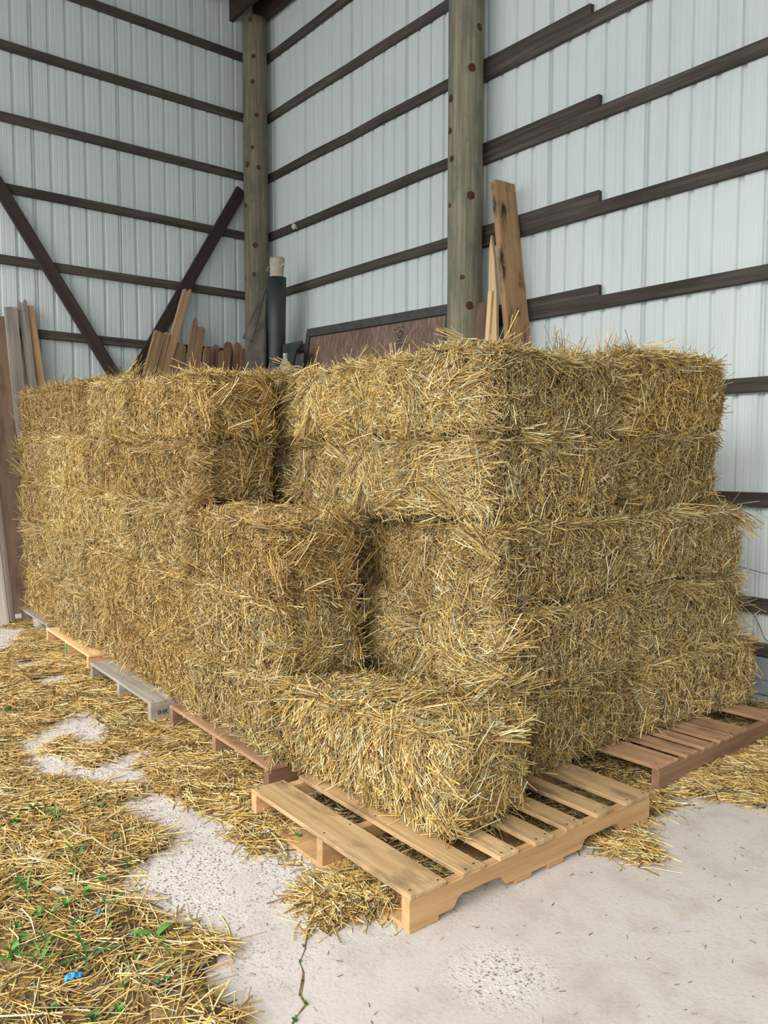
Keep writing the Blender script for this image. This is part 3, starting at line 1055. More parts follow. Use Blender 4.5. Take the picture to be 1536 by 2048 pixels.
def yfront(x): return 1.745 + (-x - 2.9) * 0.043
LAYER = ['bottom', 'second', 'third', 'fourth', 'top']
ORD4 = ['rightmost', 'second from the right', 'second from the left', 'leftmost']
ORD5 = ['rightmost', 'second from the right', 'middle', 'second from the left', 'leftmost']
FRONT = [
    [(-2.925, -3.81), (-3.81, -4.60), (-4.60, -5.55), (-5.55, -6.50), (-6.50, -7.50)],
    [(-2.915, -3.79), (-3.79, -4.62), (-4.62, -5.58), (-5.58, -6.50), (-6.50, -7.52)],
    [(-2.900, -3.78), (-3.78, -4.62), (-4.62, -5.60), (-5.60, -6.55), (-6.55, -7.50)],
    [(-3.670, -4.57), (-4.57, -5.55), (-5.55, -6.55), (-6.55, -7.45)],
    [(-3.650, -4.60), (-4.60, -5.40), (-5.40, -6.40), (-6.40, -7.40)],
]
PALE = (1.16, 1.15, 1.08)
GOLD = (1.06, 1.0, 0.88)
BRN = (0.95, 0.88, 0.80)
NEU = (1, 1, 1)
TF = [[NEU, GOLD, BRN, NEU, GOLD], [NEU, GOLD, GOLD, NEU, NEU], [BRN, NEU, PALE, PALE, BRN], [BRN, BRN, PALE, NEU], [GOLD, PALE, BRN, BRN]]
VF = [[4, 1, 3, 0, 1], [0, 1, 2, 4, 3], [1, 3, 4, 2, 4], [3, 1, 2, 0], [1, 2, 3, 1]]
OFF = [[0, 0.01, 0.03, 0.0, 0.0], [0.005, -0.015, -0.02, 0.0, 0.01], [0.0, -0.01, 0.0, -0.015, 0.01], [0.01, 0.0, -0.01, 0.0], [0.0, -0.035, 0.01, 0.0]]
for l in range(5):
    row = FRONT[l]
    for i, (xa, xb_) in enumerate(row):
        xm = (xa + xb_) / 2
        dd = -xm - 2.9
        h3 = 0.357 + 0.006 * dd; h45 = 0.319 + 0.0142 * dd      # the upper two layers are squeezed flatter to the right
        hh = h3 if l < 3 else h45
        z0 = 0.122 + (l * h3 if l < 3 else 3 * h3 + (l - 3) * h45)
        Wd = 0.44 if l < 3 else 0.42
        nm = (ORD5 if len(row) == 5 else ORD4)[i]
        lab = '%s bale of the %s layer on the long left side' % (nm, LAYER[l])
        r = BAL_RND
        bale(xm, yfront(xm) + Wd / 2 + OFF[l][i] + r.uniform(-0.006, 0.006), z0, abs(xb_ - xa) - 0.012, Wd, hh + 0.002,
             R(-2.46) + R(r.uniform(-2.0, 2.0)), VF[l][i], lab, TF[l][i], bool((l + i) % 2), 'bales of the long left side',
             (R(r.uniform(-1.6, 1.6)), R(r.uniform(-1.0, 1.0))))

def ybale(x0, x1, y0, y1, l, var, label, tint, flip=False, group='bales of the right side', H=0.358, dz=0.0):
    r = BAL_RND
    bale((x0 + x1) / 2, (y0 + y1) / 2, 0.122 + l * 0.357 + dz, y1 - y0 - 0.05, abs(x1 - x0), H, R(90) + R(r.uniform(-1.8, 1.8)), var, label, tint, flip, group,
         (R(r.uniform(-0.7, 0.7)), R(r.uniform(-0.7, 0.7))))
DK = (0.90, 0.86, 0.80)
A_Y = [(2.345, 3.28), (2.29, 3.22), (2.275, 3.15), (2.25, 3.14), (2.245, 3.12)]
A_X = [-2.145, -2.125, -2.125, -2.165, -2.155]
B_Y = [(3.30, 4.34), (3.24, 4.24), (3.17, 4.19), (3.16, 3.97), (3.13, 4.02)]
B_X = [-2.11, -2.135, -2.12, -2.155, -2.15]
C2Y = [2.36, 2.31, 2.36, 2.245, 2.25]
C3Y = [2.34, 2.33, 2.33, 2.30, 2.26]
for l in range(5):
    ybale(A_X[l], A_X[l] - 0.485, A_Y[l][0], A_Y[l][1], l, (4, 0, 1, 2, 3)[l], 'near bale of the %s layer at the right corner, end and side showing' % LAYER[l],
          (DK, NEU, NEU, NEU, NEU)[l], l % 2 == 0, H=0.345 if l == 4 else 0.358)
    ybale(B_X[l], B_X[l] - 0.47, B_Y[l][0], B_Y[l][1], l, (1, 3, 4, 0, 2)[l], 'far bale of the %s layer on the right side, nearest the steel wall' % LAYER[l],
          (NEU, NEU, NEU, DK, GOLD)[l], l % 2 == 1, H=(0.362, 0.362, 0.362, 0.38, 0.385)[l], dz=(0, 0, 0, 0, 0.024)[l])
for l in range(5):
    x1 = A_X[l] - 0.495
    ybale(x1, x1 - 0.425, C2Y[l], C2Y[l] + 0.87, l, (2, 1, 0, 4, 2)[l],
          'bale of the %s layer showing its end, left of the right corner bale' % LAYER[l], (NEU, NEU, DK, NEU, PALE)[l], l % 2 == 0, 'bales in the recess')
    ybale(x1 - 0.435, -3.56, C3Y[l], C3Y[l] + 0.87, l, (0, 3, 2, 1, 4)[l],
          ('bale of the %s layer showing its end, deepest in the inner corner' if l > 2 else 'bale of the %s layer deep in the dark gap of the recess') % LAYER[l],
          (NEU, NEU, NEU, NEU, PALE)[l], l % 2 == 1, 'bales in the recess')

for l in range(5):
    ybale(-3.57, -4.02, (2.36, 2.36, 2.36, 2.33, 2.30)[l], (3.23, 3.23, 3.23, 3.2, 3.17)[l], l, (3, 2, 1, 0, 3)[l],
          'bale of the %s layer behind the left rows, mostly hidden in the inner corner' % LAYER[l], NEU, l % 2 == 0, 'bales in the recess')
bale(-2.425, 2.035, 0.124, 0.93, 0.455, 0.375, R(5.5), 5, 'single low straw bale lying by itself on the tan front pallet', (1.06, 1.04, 1.0), False, 'straw bale in front')

# ------------------------------------------------------------------ straw litter on the ground
STRAW_MAIN = [(-8.05, -1.6), (-8.05, 1.75), (-7.709, 1.782), (-7.659, 2.3), (-6.7, 2.3), (-5.4, 2.2), (-4.1, 2.1), (-3.4, 2.05), (-2.95, 2.0), (-2.75, 1.75),
    (-2.55, 1.56), (-2.228, 1.513), (-2.289, 1.491), (-2.457, 1.492), (-2.523, 1.447), (-2.524, 1.328), (-2.646, 1.368), (-2.759, 1.489), (-2.82, 1.448),
    (-2.949, 1.47), (-3.043, 1.414), (-3.183, 1.399), (-3.304, 1.349), (-3.262, 1.221), (-3.236, 1.137), (-3.122, 1.167), (-2.917, 1.212),
    (-2.769, 1.184), (-2.68, 1.089), (-2.615, 1.008), (-2.492, 0.984), (-2.349, 1.0), (-2.184, 1.041), (-2.053, 1.076), (-2.027, 1.027),
    (-1.968, 0.965), (-1.832, 0.97), (-1.729, 0.95), (-1.45, 0.72), (-1.2, -0.2), (-1.0, -1.6)]
HOLES = [
    [(-7.593, 1.514), (-7.363, 1.701), (-7.107, 1.796), (-6.603, 1.666), (-6.489, 1.494), (-6.632, 1.316)],
    [(-5.943, 1.445), (-6.035, 1.553), (-5.893, 1.616), (-5.76, 1.565), (-5.81, 1.461)],
    [(-5.318, 1.448), (-5.444, 1.553), (-5.419, 1.622), (-5.265, 1.513)],
    [(-4.172, 1.042), (-4.356, 1.159), (-4.445, 1.3), (-4.514, 1.416), (-4.596, 1.499), (-4.25, 1.477), (-4.047, 1.422), (-3.965, 1.276),
     (-4.09, 1.254), (-4.223, 1.251), (-4.062, 1.178), (-3.803, 1.187), (-3.698, 1.268), (-3.812, 1.432), (-3.832, 1.517), (-3.647, 1.43),
     (-3.489, 1.431), (-3.412, 1.371), (-3.467, 1.232), (-3.594, 1.209), (-3.744, 1.023), (-3.919, 1.043)]]
PILE_FRONT = [(-2.193, 1.33), (-2.236, 1.436), (-2.231, 1.536), (-2.181, 1.66), (-2.031, 1.66), (-1.867, 1.58), (-1.928, 1.499), (-1.944, 1.413),
              (-1.993, 1.353), (-2.084, 1.328)]
STRAW_RIGHT = [(-1.819, 2.392), (-1.98, 2.70), (-2.1, 2.99), (-1.98, 3.088), (-1.96, 3.493), (-1.96, 4.156), (-1.96, 4.78), (-1.35, 4.78), (-1.388, 4.3),
               (-1.486, 3.6), (-1.525, 3.295), (-1.686, 3.204), (-1.762, 3.176), (-1.775, 3.079), (-1.774, 2.888), (-1.773, 2.71), (-1.677, 2.631),
               (-1.62, 2.577), (-1.546, 2.493), (-1.624, 2.425), (-1.76, 2.404)]

def grow(poly, f):
    cx = sum(p[0] for p in poly) / len(poly); cy = sum(p[1] for p in poly) / len(poly)
    return [(cx + (x - cx) * f, cy + (y - cy) * f) for x, y in poly]
HOLES = [grow(HOLES[0], 1.06), grow(HOLES[1], 1.35), grow(HOLES[2], 1.5), grow(HOLES[3], 1.08)]

def inside(px, py, poly):
    r = np.zeros(len(px), bool)
    n = len(poly)
    for i in range(n):
        x0, y0 = poly[i]; x1, y1 = poly[(i + 1) % n]
        if y0 == y1: continue
        c = ((y0 > py) != (y1 > py)) & (px < (x1 - x0) * (py - y0) / (y1 - y0) + x0)
        r ^= c
    return r

def make_litter(label, poly, holes, step, h, nstr, seed, lmin, lmax, spill=0.03, dens=None, long_frac=0.2):
    rng = np.random.default_rng(seed)
    xs = np.array([p[0] for p in poly]); ys = np.array([p[1] for p in poly])
    x0, x1, y0, y1 = xs.min() - 0.1, xs.max() + 0.1, ys.min() - 0.1, ys.max() + 0.1
    nx, ny = int((x1 - x0) / step) + 1, int((y1 - y0) / step) + 1
    GX, GY = np.meshgrid(x0 + np.arange(nx) * step, y0 + np.arange(ny) * step, indexing='ij')
    # wobble the outline
    kk = rng.normal(size=(10, 2)) * 14; ph = rng.uniform(0, 6.28, (10, 2))
    def wob(x, y):
        a = np.stack([x, y], -1) @ kk.T
        return 0.010 * np.sin(a + ph[:, 0]).sum(-1), 0.010 * np.sin(a + ph[:, 1]).sum(-1)
    def mask(x, y):
        wx, wy = wob(x, y)
        f = inside(x + wx, y + wy, poly)
        for hp in holes: f &= ~inside(x + wx, y + wy, hp)
        return f
    m = mask(GX.ravel(), GY.ravel()).reshape(GX.shape).astype(float)
    b = m.copy()
    for _ in range(3):
        c = np.pad(b, 1, mode='edge')
        b = (c[1:-1, 1:-1] * 2 + c[:-2, 1:-1] + c[2:, 1:-1] + c[1:-1, :-2] + c[1:-1, 2:]) / 6
    kz = rng.normal(size=(16, 2)) * 9; pz = rng.uniform(0, 6.28, 16)
    kz2 = rng.normal(size=(16, 2)) * 50
    def hn(x, y):
        a = np.stack([x, y], -1)
        return 0.5 + 0.12 * np.sin(a @ kz.T + pz).sum(-1) + 0.06 * np.sin(a @ kz2.T + pz).sum(-1)
    Z = np.clip(b * 2 - 0.9, 0, 1) * h * np.clip(hn(GX, GY), 0.15, 1.6) + np.where(b > 0.5, 0.002, -0.004)
    idx = -np.ones(GX.shape, int)
    use = b > 0.38
    V = []; F = []
    ii = np.argwhere(use)
    for t, (i, j) in enumerate(ii):
        idx[i, j] = t
    V = np.stack([GX[use], GY[use], Z[use]], 1)
    q = use[:-1, :-1] & use[1:, :-1] & use[1:, 1:] & use[:-1, 1:]
    for i, j in np.argwhere(q):
        F.append((idx[i, j], idx[i + 1, j], idx[i + 1, j + 1], idx[i, j + 1]))
    o = link_mesh('straw_litter', mesh_from('straw_litter', V.tolist(), F, True), M['litter'])
    tag(o, label, 'loose straw', kind='stuff')
    # stalks
    X = rng.uniform(x0, x1, nstr * 6); Y = rng.uniform(y0, y1, nstr * 6)
    k = mask(X + rng.normal(0, spill, X.shape) * (rng.random(X.shape) < 0.5), Y + rng.normal(0, spill, X.shape) * (rng.random(X.shape) < 0.5))
    if dens is not None: k &= rng.random(X.shape) < dens(X, Y)
    X = X[k][:nstr]; Y = Y[k][:nstr]
    n = len(X)
    gi = np.clip(((X - x0) / step).astype(int), 0, nx - 1); gj = np.clip(((Y - y0) / step).astype(int), 0, ny - 1)
    zz = np.maximum(Z[gi, gj], 0.0) + rng.uniform(0.001, 0.012, n) * np.where(b[gi, gj] > 0.5, 1, 0.35)
    kt = rng.normal(size=(6, 2)) * 6
    th = (np.sin(np.stack([X, Y], -1) @ kt.T).sum(-1)) * 0.9 + rng.normal(0, 0.75, n)
    D = np.stack([np.cos(th), np.sin(th), rng.normal(0, 0.10, n)], 1)
    lg = rng.random(n) < long_frac
    L = np.where(lg, rng.uniform(lmax * 0.6, lmax, n), rng.uniform(lmin, lmax * 0.5, n))
    W = rng.uniform(0.0020, 0.0046, n)
    C = pick_cols(rng, n, PW_LONG)
    S = Strands()
    P = np.stack([X, Y, zz], 1)
    S.add(P[~lg], D[~lg], L[~lg], W[~lg], C[~lg])
    S.add(P[lg], D[lg], L[lg], W[lg] * 1.1, C[lg], rng.normal(0, 0.006, (lg.sum(), 3)), 2)
    s = link_mesh('loose_straw', S.build('loose_straw', rng), None, o)
    s['kind'] = 'stuff'
    s.color = (1.05, 1.02, 0.96, 1)
    return o

def main_dens(X, Y):
    # denser where the camera path runs and along the pallets, thin far outside
    d = np.where((Y < 0.15) | (X < -7.6), 0.25, 1.0)
    return d * np.where((X > -2.75) & (Y < 1.0), 0.55, 1.0)
make_litter('loose straw spread over the ground along the left side', STRAW_MAIN, HOLES, 0.028, 0.020, 66000, 5, 0.02, 0.22, 0.03, main_dens, 0.24)
make_litter('small heap of loose straw in front of the tan pallet', PILE_FRONT, [], 0.015, 0.030, 2600, 6, 0.02, 0.17, 0.03, None, 0.35)
make_litter('loose straw spilled on the concrete along the right pallets', STRAW_RIGHT, [], 0.02, 0.022, 9000, 7, 0.02, 0.20, 0.035, None, 0.25)
UNDER = [(-2.80, 1.75), (-2.80, 2.85), (-1.86, 2.80), (-1.84, 1.72)]
make_litter('chaff lying in the shade below the tan front pallet', UNDER, [], 0.03, 0.010, 3500, 8, 0.02, 0.12, 0.02, None, 0.2)

UNDER2 = [(-2.95, 2.80), (-2.95, 4.70), (-1.95, 4.70), (-1.93, 2.85)]
make_litter('chaff lying in the shade below the reddish pallet', UNDER2, [], 0.03, 0.012, 5500, 9, 0.02, 0.14, 0.02, None, 0.2)

# chaff specks on the bare slab
def make_chaff():
    rng = np.random.default_rng(77)
    n = 900
    X = rng.uniform(-3.4, -0.6, n); Y = rng.uniform(0.7, 3.6, n)
    S = Strands()
    th = rng.uniform(0, PI, n)
    D = np.stack([np.cos(th), np.sin(th), rng.normal(0, 0.03, n)], 1)
    L = rng.uniform(0.004, 0.022, n)
    S.add(np.stack([X, Y, np.full(n, 0.0022)], 1), D, L, rng.uniform(0.0012, 0.0024, n), pick_cols(rng, n, np.array([.1, .05, .03, .2, .3, .02, .3, .0])))
    o = link_mesh('chaff', S.build('chaff', rng))
    tag(o, 'fine chaff scattered over the bare concrete', 'chaff', kind='stuff')
make_chaff()

# ------------------------------------------------------------------ boards leaning on the left wall
def lean(name, label, cat, base, top, w, t, face, mat, shape=None, group=None, seed=0, wtop=None):
    base = Vector(base); top = Vector(top)
    L = (top - base).length
    h = w / 2
    ht = (wtop or w) / 2
    if shape == 'dogear':
        pts = [(0, -h), (L - 0.035, -h), (L, -h * 0.45), (L, h * 0.45), (L - 0.035, h), (0, h)]
    elif shape == 'point':
        pts = [(0, -h), (L - 0.05, -h), (L, 0.0), (L - 0.05, h), (0, h)]
    elif shape == 'broken':
        pts = [(0, -h), (L - 0.10, -h), (L - 0.08, -h * 0.5), (L - 0.10, -h * 0.1), (L - 0.09, h * 0.2), (L - 0.02, h * 0.35), (L, h * 0.6),
               (L - 0.05, h * 0.85), (L - 0.14, h), (0, h)]
    elif shape == 'jagged':
        pts = [(0, -h), (L - 0.02, -h), (L, -h * 0.6), (L - 0.03, -h * 0.2), (L - 0.05, h * 0.1), (L - 0.03, h * 0.5), (L - 0.035, h), (0, h)]
    elif shape == 'notch':
        pts = [(0, -h * 0.55), (L * 0.62, -h * 0.5), (L * 0.66, -h), (L, -h), (L + 0.005, 0), (L, h), (0, h)]
    elif shape == 'split':
        pts = [(0, -h), (L * 0.70, -h), (L * 0.85, -h * 0.75), (L * 0.94, -h * 0.1), (L, h * 0.7), (L * 0.97, h), (0, h)]
    else:
        pts = [(0, -h), (L, -ht), (L + 0.004, ht * 0.1), (L, ht), (0, h)]
    o = poly_board(name, pts, t, frame(base, top, face), M[mat])
    tag(o, label, cat, group)
    return o

FX = (1, 0, 0.0)
G1 = 'boards standing at the left edge'
lean('wooden_plank', 'wide brown plank standing upright at the left edge behind the stack', 'plank', (-7.93, 1.94, 0.0), (-8.27, 1.885, 2.79), 0.33, 0.028, FX, 'plank_brown', None, G1)
lean('wooden_plank', 'grey plank with a notched edge above the left end of the stack', 'plank', (-8.00, 2.20, 0.0), (-8.235, 2.085, 2.88), 0.118, 0.03, FX, 'plank_grey', 'notch', G1)
lean('wooden_plank', 'narrow dark plank with a broken top between grey and tan planks', 'plank', (-8.02, 2.39, 0.0), (-8.26, 2.195, 2.98), 0.080, 0.03, FX, 'plank_grey', 'jagged', G1).color = (1, 1, 1, 1)
lean('wooden_plank', 'narrow tan plank rightmost of the boards at the left edge', 'plank', (-8.06, 2.545, 0.0), (-8.27, 2.268, 2.92), 0.072, 0.035, FX, 'plank_tan', None, G1)
lean('wooden_plank', 'pale grey board standing in front at the far left edge', 'plank', (-7.40, 1.735, 0.0), (-7.62, 1.62, 1.9), 0.11, 0.035, (1, -0.35, 0), 'plank_grey', None, G1)
lean('wooden_plank', 'thin grey board standing behind the pale board at the far left', 'plank', (-7.50, 1.825, 0.0), (-7.72, 1.72, 1.9), 0.07, 0.03, (1, -0.35, 0), 'plank_grey', None, G1)

# pickets and boards left of the corner post
G2 = 'pickets and offcuts left of the corner post'
def pick(label, y0, y1, z1, w, xoff, mat='picket', shape='dogear', t=0.018):
    # y0: foot, y1: top centre
    return lean('wooden_board' if mat != 'picket' else 'fence_picket', label, 'picket' if mat == 'picket' else 'board',
                (-8.02 + xoff, y0, 0.0), (-8.20 + xoff, y1, z1), w, t, FX, mat, shape, G2)
pick('thick weathered board leaning right, leftmost of the offcuts', 2.66, 3.545, 2.785, 0.115, 0.02, 'plank_tan', None, 0.05)
pick('narrow tan board tight against the leftmost leaning board', 2.82, 3.635, 2.785, 0.055, 0.015, 'plank_tan', None, 0.04)
pick('long splintered bark-edged board rising above the other offcuts', 2.80, 3.893, 3.30, 0.085, -0.02, 'plank_tan', 'jagged', 0.05)
pick('wide dog-eared picket just right of the long splintered board', 3.19, 3.785, 2.695, 0.135, 0.02)
pick('tall picket with a broken jagged top and a knot', 3.43, 4.015, 2.985, 0.165, 0.0, 'picket', 'broken')
pick('pale picket right of the tall broken picket', 3.72, 4.085, 2.675, 0.07, 0.03)
pick('narrow tan picket, second right of the broken picket', 3.79, 4.155, 2.685, 0.06, 0.01)
pick('picket with clipped corners, third right of the broken picket', 3.88, 4.225, 2.72, 0.08, -0.03)
pick('short dark picket in the middle of the picket row', 3.99, 4.275, 2.655, 0.075, 0.02)
pick('narrow tan picket in front of the tall pair near the post', 4.07, 4.345, 2.69, 0.055, 0.04)
pick('taller left picket of the pair near the corner post', 4.12, 4.385, 2.765, 0.105, -0.035)
pick('taller right picket of the pair near the corner post', 4.23, 4.485, 2.765, 0.095, -0.01)
pick('short picket in front of the tall pair beside the post', 4.30, 4.535, 2.695, 0.07, 0.04)
pick('last dark picket touching the corner post', 4.38, 4.600, 2.70, 0.045, 0.07)

# ------------------------------------------------------------------ boards leaning on the right wall
FY = (0.0, -1, 0)
G3 = 'boards leaning right of the middle post'
lean('wooden_plank', 'thick stained brown board leaning tall on the right steel wall', 'plank', (-3.77, 4.60, 0.0), (-4.35, 4.69, 3.57), 0.265, 0.052, (1, -0.09, 0), 'plank_stained', None, G3, wtop=0.205)
lean('wooden_plank', 'pale split board behind the thick stained board', 'plank', (-4.20, 4.40, 0.0), (-4.47, 4.74, 3.22), 0.10, 0.03, FY, 'split', 'split', G3)
lean('wooden_plank', 'short grey-brown board beside the middle post', 'plank', (-4.50, 4.44, 0.0), (-4.535, 4.69, 2.69), 0.155, 0.03, FY, 'plank_brown', None, G3)
lean('wooden_plank', 'thin pale lath between the short board and the split board', 'plank', (-4.37, 4.36, 0.0), (-4.44, 4.66, 2.76), 0.04, 0.02, FY, 'split', None, G3)
lean('wooden_plank', 'thin tan stick behind the short board by the post', 'plank', (-4.52, 4.60, 0.0), (-4.52, 4.80, 2.78), 0.025, 0.02, FY, 'plank_tan', None, G3)

# ------------------------------------------------------------------ framed strand board
def make_osb():
    root = empty('framed_board', (-6.135, 4.45, 0.0))
    tag(root, 'large brown strand board with a grey painted frame against the wall', 'board')
    base = Vector((0, 0, 0)); 
    W = 2.23; H = 2.77
    tilt = Matrix.Rotation(R(-6.6), 4, 'X')
    rollm = Matrix.Rotation(R(1.55), 4, 'Y')
    T = tilt @ rollm
    def part(name, x0, z0, sx, sz, y, t, mat, vertical):
        if vertical:
            me = box_mesh(name, sz, sx, t, 0.002, 0.001)
            m = Matrix.Translation((x0 + sx / 2, y, z0)) @ Matrix(((0, 1, 0, 0), (0, 0, -1, 0), (1, 0, 0, 0), (0, 0, 0, 1)))
            m = Matrix.Translation((x0 + sx / 2, y, z0)) @ frame((0, 0, 0), (0, 0, 1), (0, -1, 0))
        else:
            me = box_mesh(name, sx, sz, t, 0.002, 0.001)
            m = Matrix.Translation((x0, y, z0 + sz / 2)) @ frame((0, 0, 0), (1, 0, 0), (0, -1, 0))
        o = link_mesh(name, me, M[mat], root)
        o.matrix_basis = T @ m
        return o
    part('sheet', -W / 2, 0.0, W, H, 0.0, 0.014, 'osb', True)
    part('frame_rail', -W / 2, H - 0.055, W, 0.055, -0.02, 0.03, 'frame_grey', False)
    part('frame_rail', -W / 2, H - 0.02, W, 0.05, -0.005, 0.05, 'frame_grey', False)
    part('frame_rail', -W / 2, 0.0, W, 0.055, -0.02, 0.03, 'frame_grey', False)
    part('frame_stile', -W / 2, 0.055, 0.055, H - 0.11, -0.02, 0.03, 'frame_grey', True)
    part('frame_stile', W / 2 - 0.075, 0.055, 0.075, H - 0.11, -0.02, 0.03, 'frame_grey', True)
    # stamped grading mark: a ring with bars and letters, read from the side
    me = bpy.data.meshes.new('stamp')
    bm = bmesh.new()
    def ring(cx, cz, r0, r1, sq=1.0):
        n = 18
        a = [bm.verts.new((cx + r0 * math.cos(2 * PI * i / n), -0.0075, cz + sq * r0 * math.sin(2 * PI * i / n))) for i in range(n)]
        b = [bm.verts.new((cx + r1 * math.cos(2 * PI * i / n), -0.0075, cz + sq * r1 * math.sin(2 * PI * i / n))) for i in range(n)]
        for i in range(n): bm.faces.new((a[i], a[(i + 1) % n], b[(i + 1) % n], b[i]))
    def bar(x, z, w, h):
        q = [bm.verts.new((x + a * w / 2, -0.0075, z + b * h / 2)) for a, b in ((-1, -1), (1, -1), (1, 1), (-1, 1))]
        bm.faces.new(q)
    cx, cz = 0.425, H - 0.165
    ring(cx, cz, 0.034, 0.022, 1.15); ring(cx, cz, 0.014, 0.008)
    bar(cx - 0.05, cz + 0.05, 0.10, 0.006); bar(cx, cz + 0.066, 0.11, 0.006); bar(cx + 0.055, cz + 0.02, 0.006, 0.07)
    bar(cx - 0.055, cz, 0.006, 0.08); bar(cx, cz - 0.056, 0.07, 0.008); bar(cx - 0.02, cz - 0.072, 0.05, 0.006); bar(cx, cz - 0.095, 0.09, 0.008)
    bar(cx - 0.01, cz - 0.115, 0.07, 0.006); bar(cx - 0.04, cz - 0.14, 0.008, 0.035); bar(cx + 0.03, cz - 0.14, 0.008, 0.035)
    o = link_mesh('stamp', bm_mesh('stamp', bm), M['ink'], root)
    o.matrix_basis = T
    m = box_mesh('red_mark', 0.10, 0.007, 0.0006, 0)
    o = link_mesh('red_mark', m, M['red_ink'], root)
    o.matrix_basis = T @ Matrix.Translation((0.605, -0.0078, H - 0.17)) @ frame((0, 0, 0), (0.9, 0, 0.42), (0, -1, 0))
make_osb()

# ------------------------------------------------------------------ rolled rubber sheet
def make_roll():
    root = empty('rubber_roll', (-7.37, 4.42, 0))
    tag(root, 'tall roll of black rubber sheet beside the corner post', 'rubber roll')
    # main roll: spiral section swept upwards, leaning a little
    n = 64
    V = []; F = []
    turns = 2.6
    hs = [0.0, 0.6, 1.2, 1.8, 2.4, 2.9, 3.34]
    prof = []
    for i in range(n + 1):
        a = 2 * PI * turns * i / n
        r = 0.105 - 0.028 * (1 - i / n)
        prof.append((r * math.cos(a), r * math.sin(a)))
    th = 0.005
    for j, z in enumerate(hs):
        for (x, y) in prof: V.append((x + 0.006 * z, y + 0.02 * z, z))
        for (x, y) in prof:
            k = math.hypot(x, y); V.append((x * (1 - th / k) + 0.006 * z, y * (1 - th / k) + 0.02 * z, z))
    m = 2 * (n + 1)
    for j in range(len(hs) - 1):
        for i in range(n):
            F.append((j * m + i, j * m + i + 1, (j + 1) * m + i + 1, (j + 1) * m + i))
            F.append((j * m + n + 1 + i + 1, j * m + n + 1 + i, (j + 1) * m + n + 1 + i, (j + 1) * m + n + 1 + i + 1))
    j = len(hs) - 1
    for i in range(n): F.append((j * m + i, j * m + i + 1, j * m + n + 2 + i, j * m + n + 1 + i))
    link_mesh('rolled_sheet', mesh_from('rolled_sheet', V, F, True), M['rubber'], root)
    # paper core at the top, crumpled
    V = []; F = []
    q = 20
    rnd = random.Random(3)
    rows = [(2.9, 0.066), (3.34, 0.070), (3.42, 0.071), (3.48, 0.074), (3.52, 0.076), (3.545, 0.066), (3.54, 0.045)]
    for (z, r) in rows:
        for k in range(q):
            a = 2 * PI * k / q
            jr = r * (1 + (rnd.uniform(-0.10, 0.12) if z > 3.4 else 0))
            V.append((jr * math.cos(a) + 0.006 * z, jr * math.sin(a) + 0.02 * z, z + (rnd.uniform(-0.015, 0.015) if z > 3.45 else 0)))
    for j in range(len(rows) - 1):
        for k in range(q): F.append((j * q + k, j * q + (k + 1) % q, (j + 1) * q + (k + 1) % q, (j + 1) * q + k))
    F.append(tuple((len(rows) - 1) * q + k for k in range(q)))
    link_mesh('paper_core', mesh_from('paper_core', V, F, True), M['paper'], root)
    # torn tufts of the core
    for k, (x, y, z, a) in enumerate([(-0.085, -0.02, 3.50, 0.9), (-0.10, -0.03, 3.47, 1.9), (0.10, 0.0, 3.44, -0.8), (0.03, -0.05, 3.55, 0.2)]):
        t = link_mesh('torn_paper', box_mesh('torn_paper', 0.05, 0.022, 0.004, 0.0, 0.006, 3, k), M['paper'], root)
        t.location = (x + 0.02, y + 0.06, z); t.rotation_euler = (0.3 * k, a, 0.7 * k)
    # loose end of the sheet: a cone-shaped fold opening downwards to the left
    def fold(name, apex, mouth, r0, r1, a0, a1, mat, flat=0.55):
        V = []; F = []
        na, nl = 22, 12
        ap = Vector(apex); mo = Vector(mouth)
        d = (mo - ap).normalized()
        u = Vector((1, 0, 0)) - d * d.x; u.normalize()
        v = d.cross(u)
        for s in (0, 1):
            for i in range(nl + 1):
                t = i / nl
                c = ap.lerp(mo, t)
                rr = r0 + (r1 - r0) * t ** 0.9 - s * 0.006
                for k in range(na + 1):
                    a = a0 + (a1 - a0) * k / na
                    w = 1 + 0.05 * math.sin(3 * a + 4 * t)
                    V.append(c + (u * math.cos(a) + v * math.sin(a) * flat) * rr * w)
        st = (nl + 1) * (na + 1)
        for i in range(nl):
            for k in range(na):
                q = (i * (na + 1) + k, i * (na + 1) + k + 1, (i + 1) * (na + 1) + k + 1, (i + 1) * (na + 1) + k)
                F.append(q); F.append(tuple(st + e for e in q[::-1]))
        for k in range(na):
            a = nl * (na + 1) + k
            F.append((a, a + 1, st + a + 1, st + a))
        return link_mesh(name, mesh_from(name, V, F, True), M[mat], root)
    fold('loose_flap', (-0.04, -0.03, 3.20), (-0.27, -0.18, 1.6), 0.006, 0.37, R(-20), R(330), 'rubber_dirty', 0.45)
    fold('loose_flap', (-0.04, -0.03, 3.25), (-0.22, -0.13, 2.70), 0.004, 0.10, R(10), R(350), 'rubber_dirty', 0.75)
make_roll()

# dark green metal plate with a curved edge, and a clear bottle next to the roll
def make_plate():
    pts = [(0, -0.13), (2.30, -0.13), (2.62, -0.16), (2.64, -0.16), (2.64, 0.19), (2.60, 0.185), (2.54, 0.10), (2.45, 0.06), (2.35, 0.03), (0, 0.03)]
    o = poly_board('metal_plate', [(x, -y) for x, y in pts], 0.03, frame((-7.085, 4.36, 0.0), (-7.085, 4.50, 2.64), (0, -1, 0)), M['green_metal'])
    tag(o, 'dark green metal piece with a curved edge right of the rubber roll', 'metal plate')
make_plate()

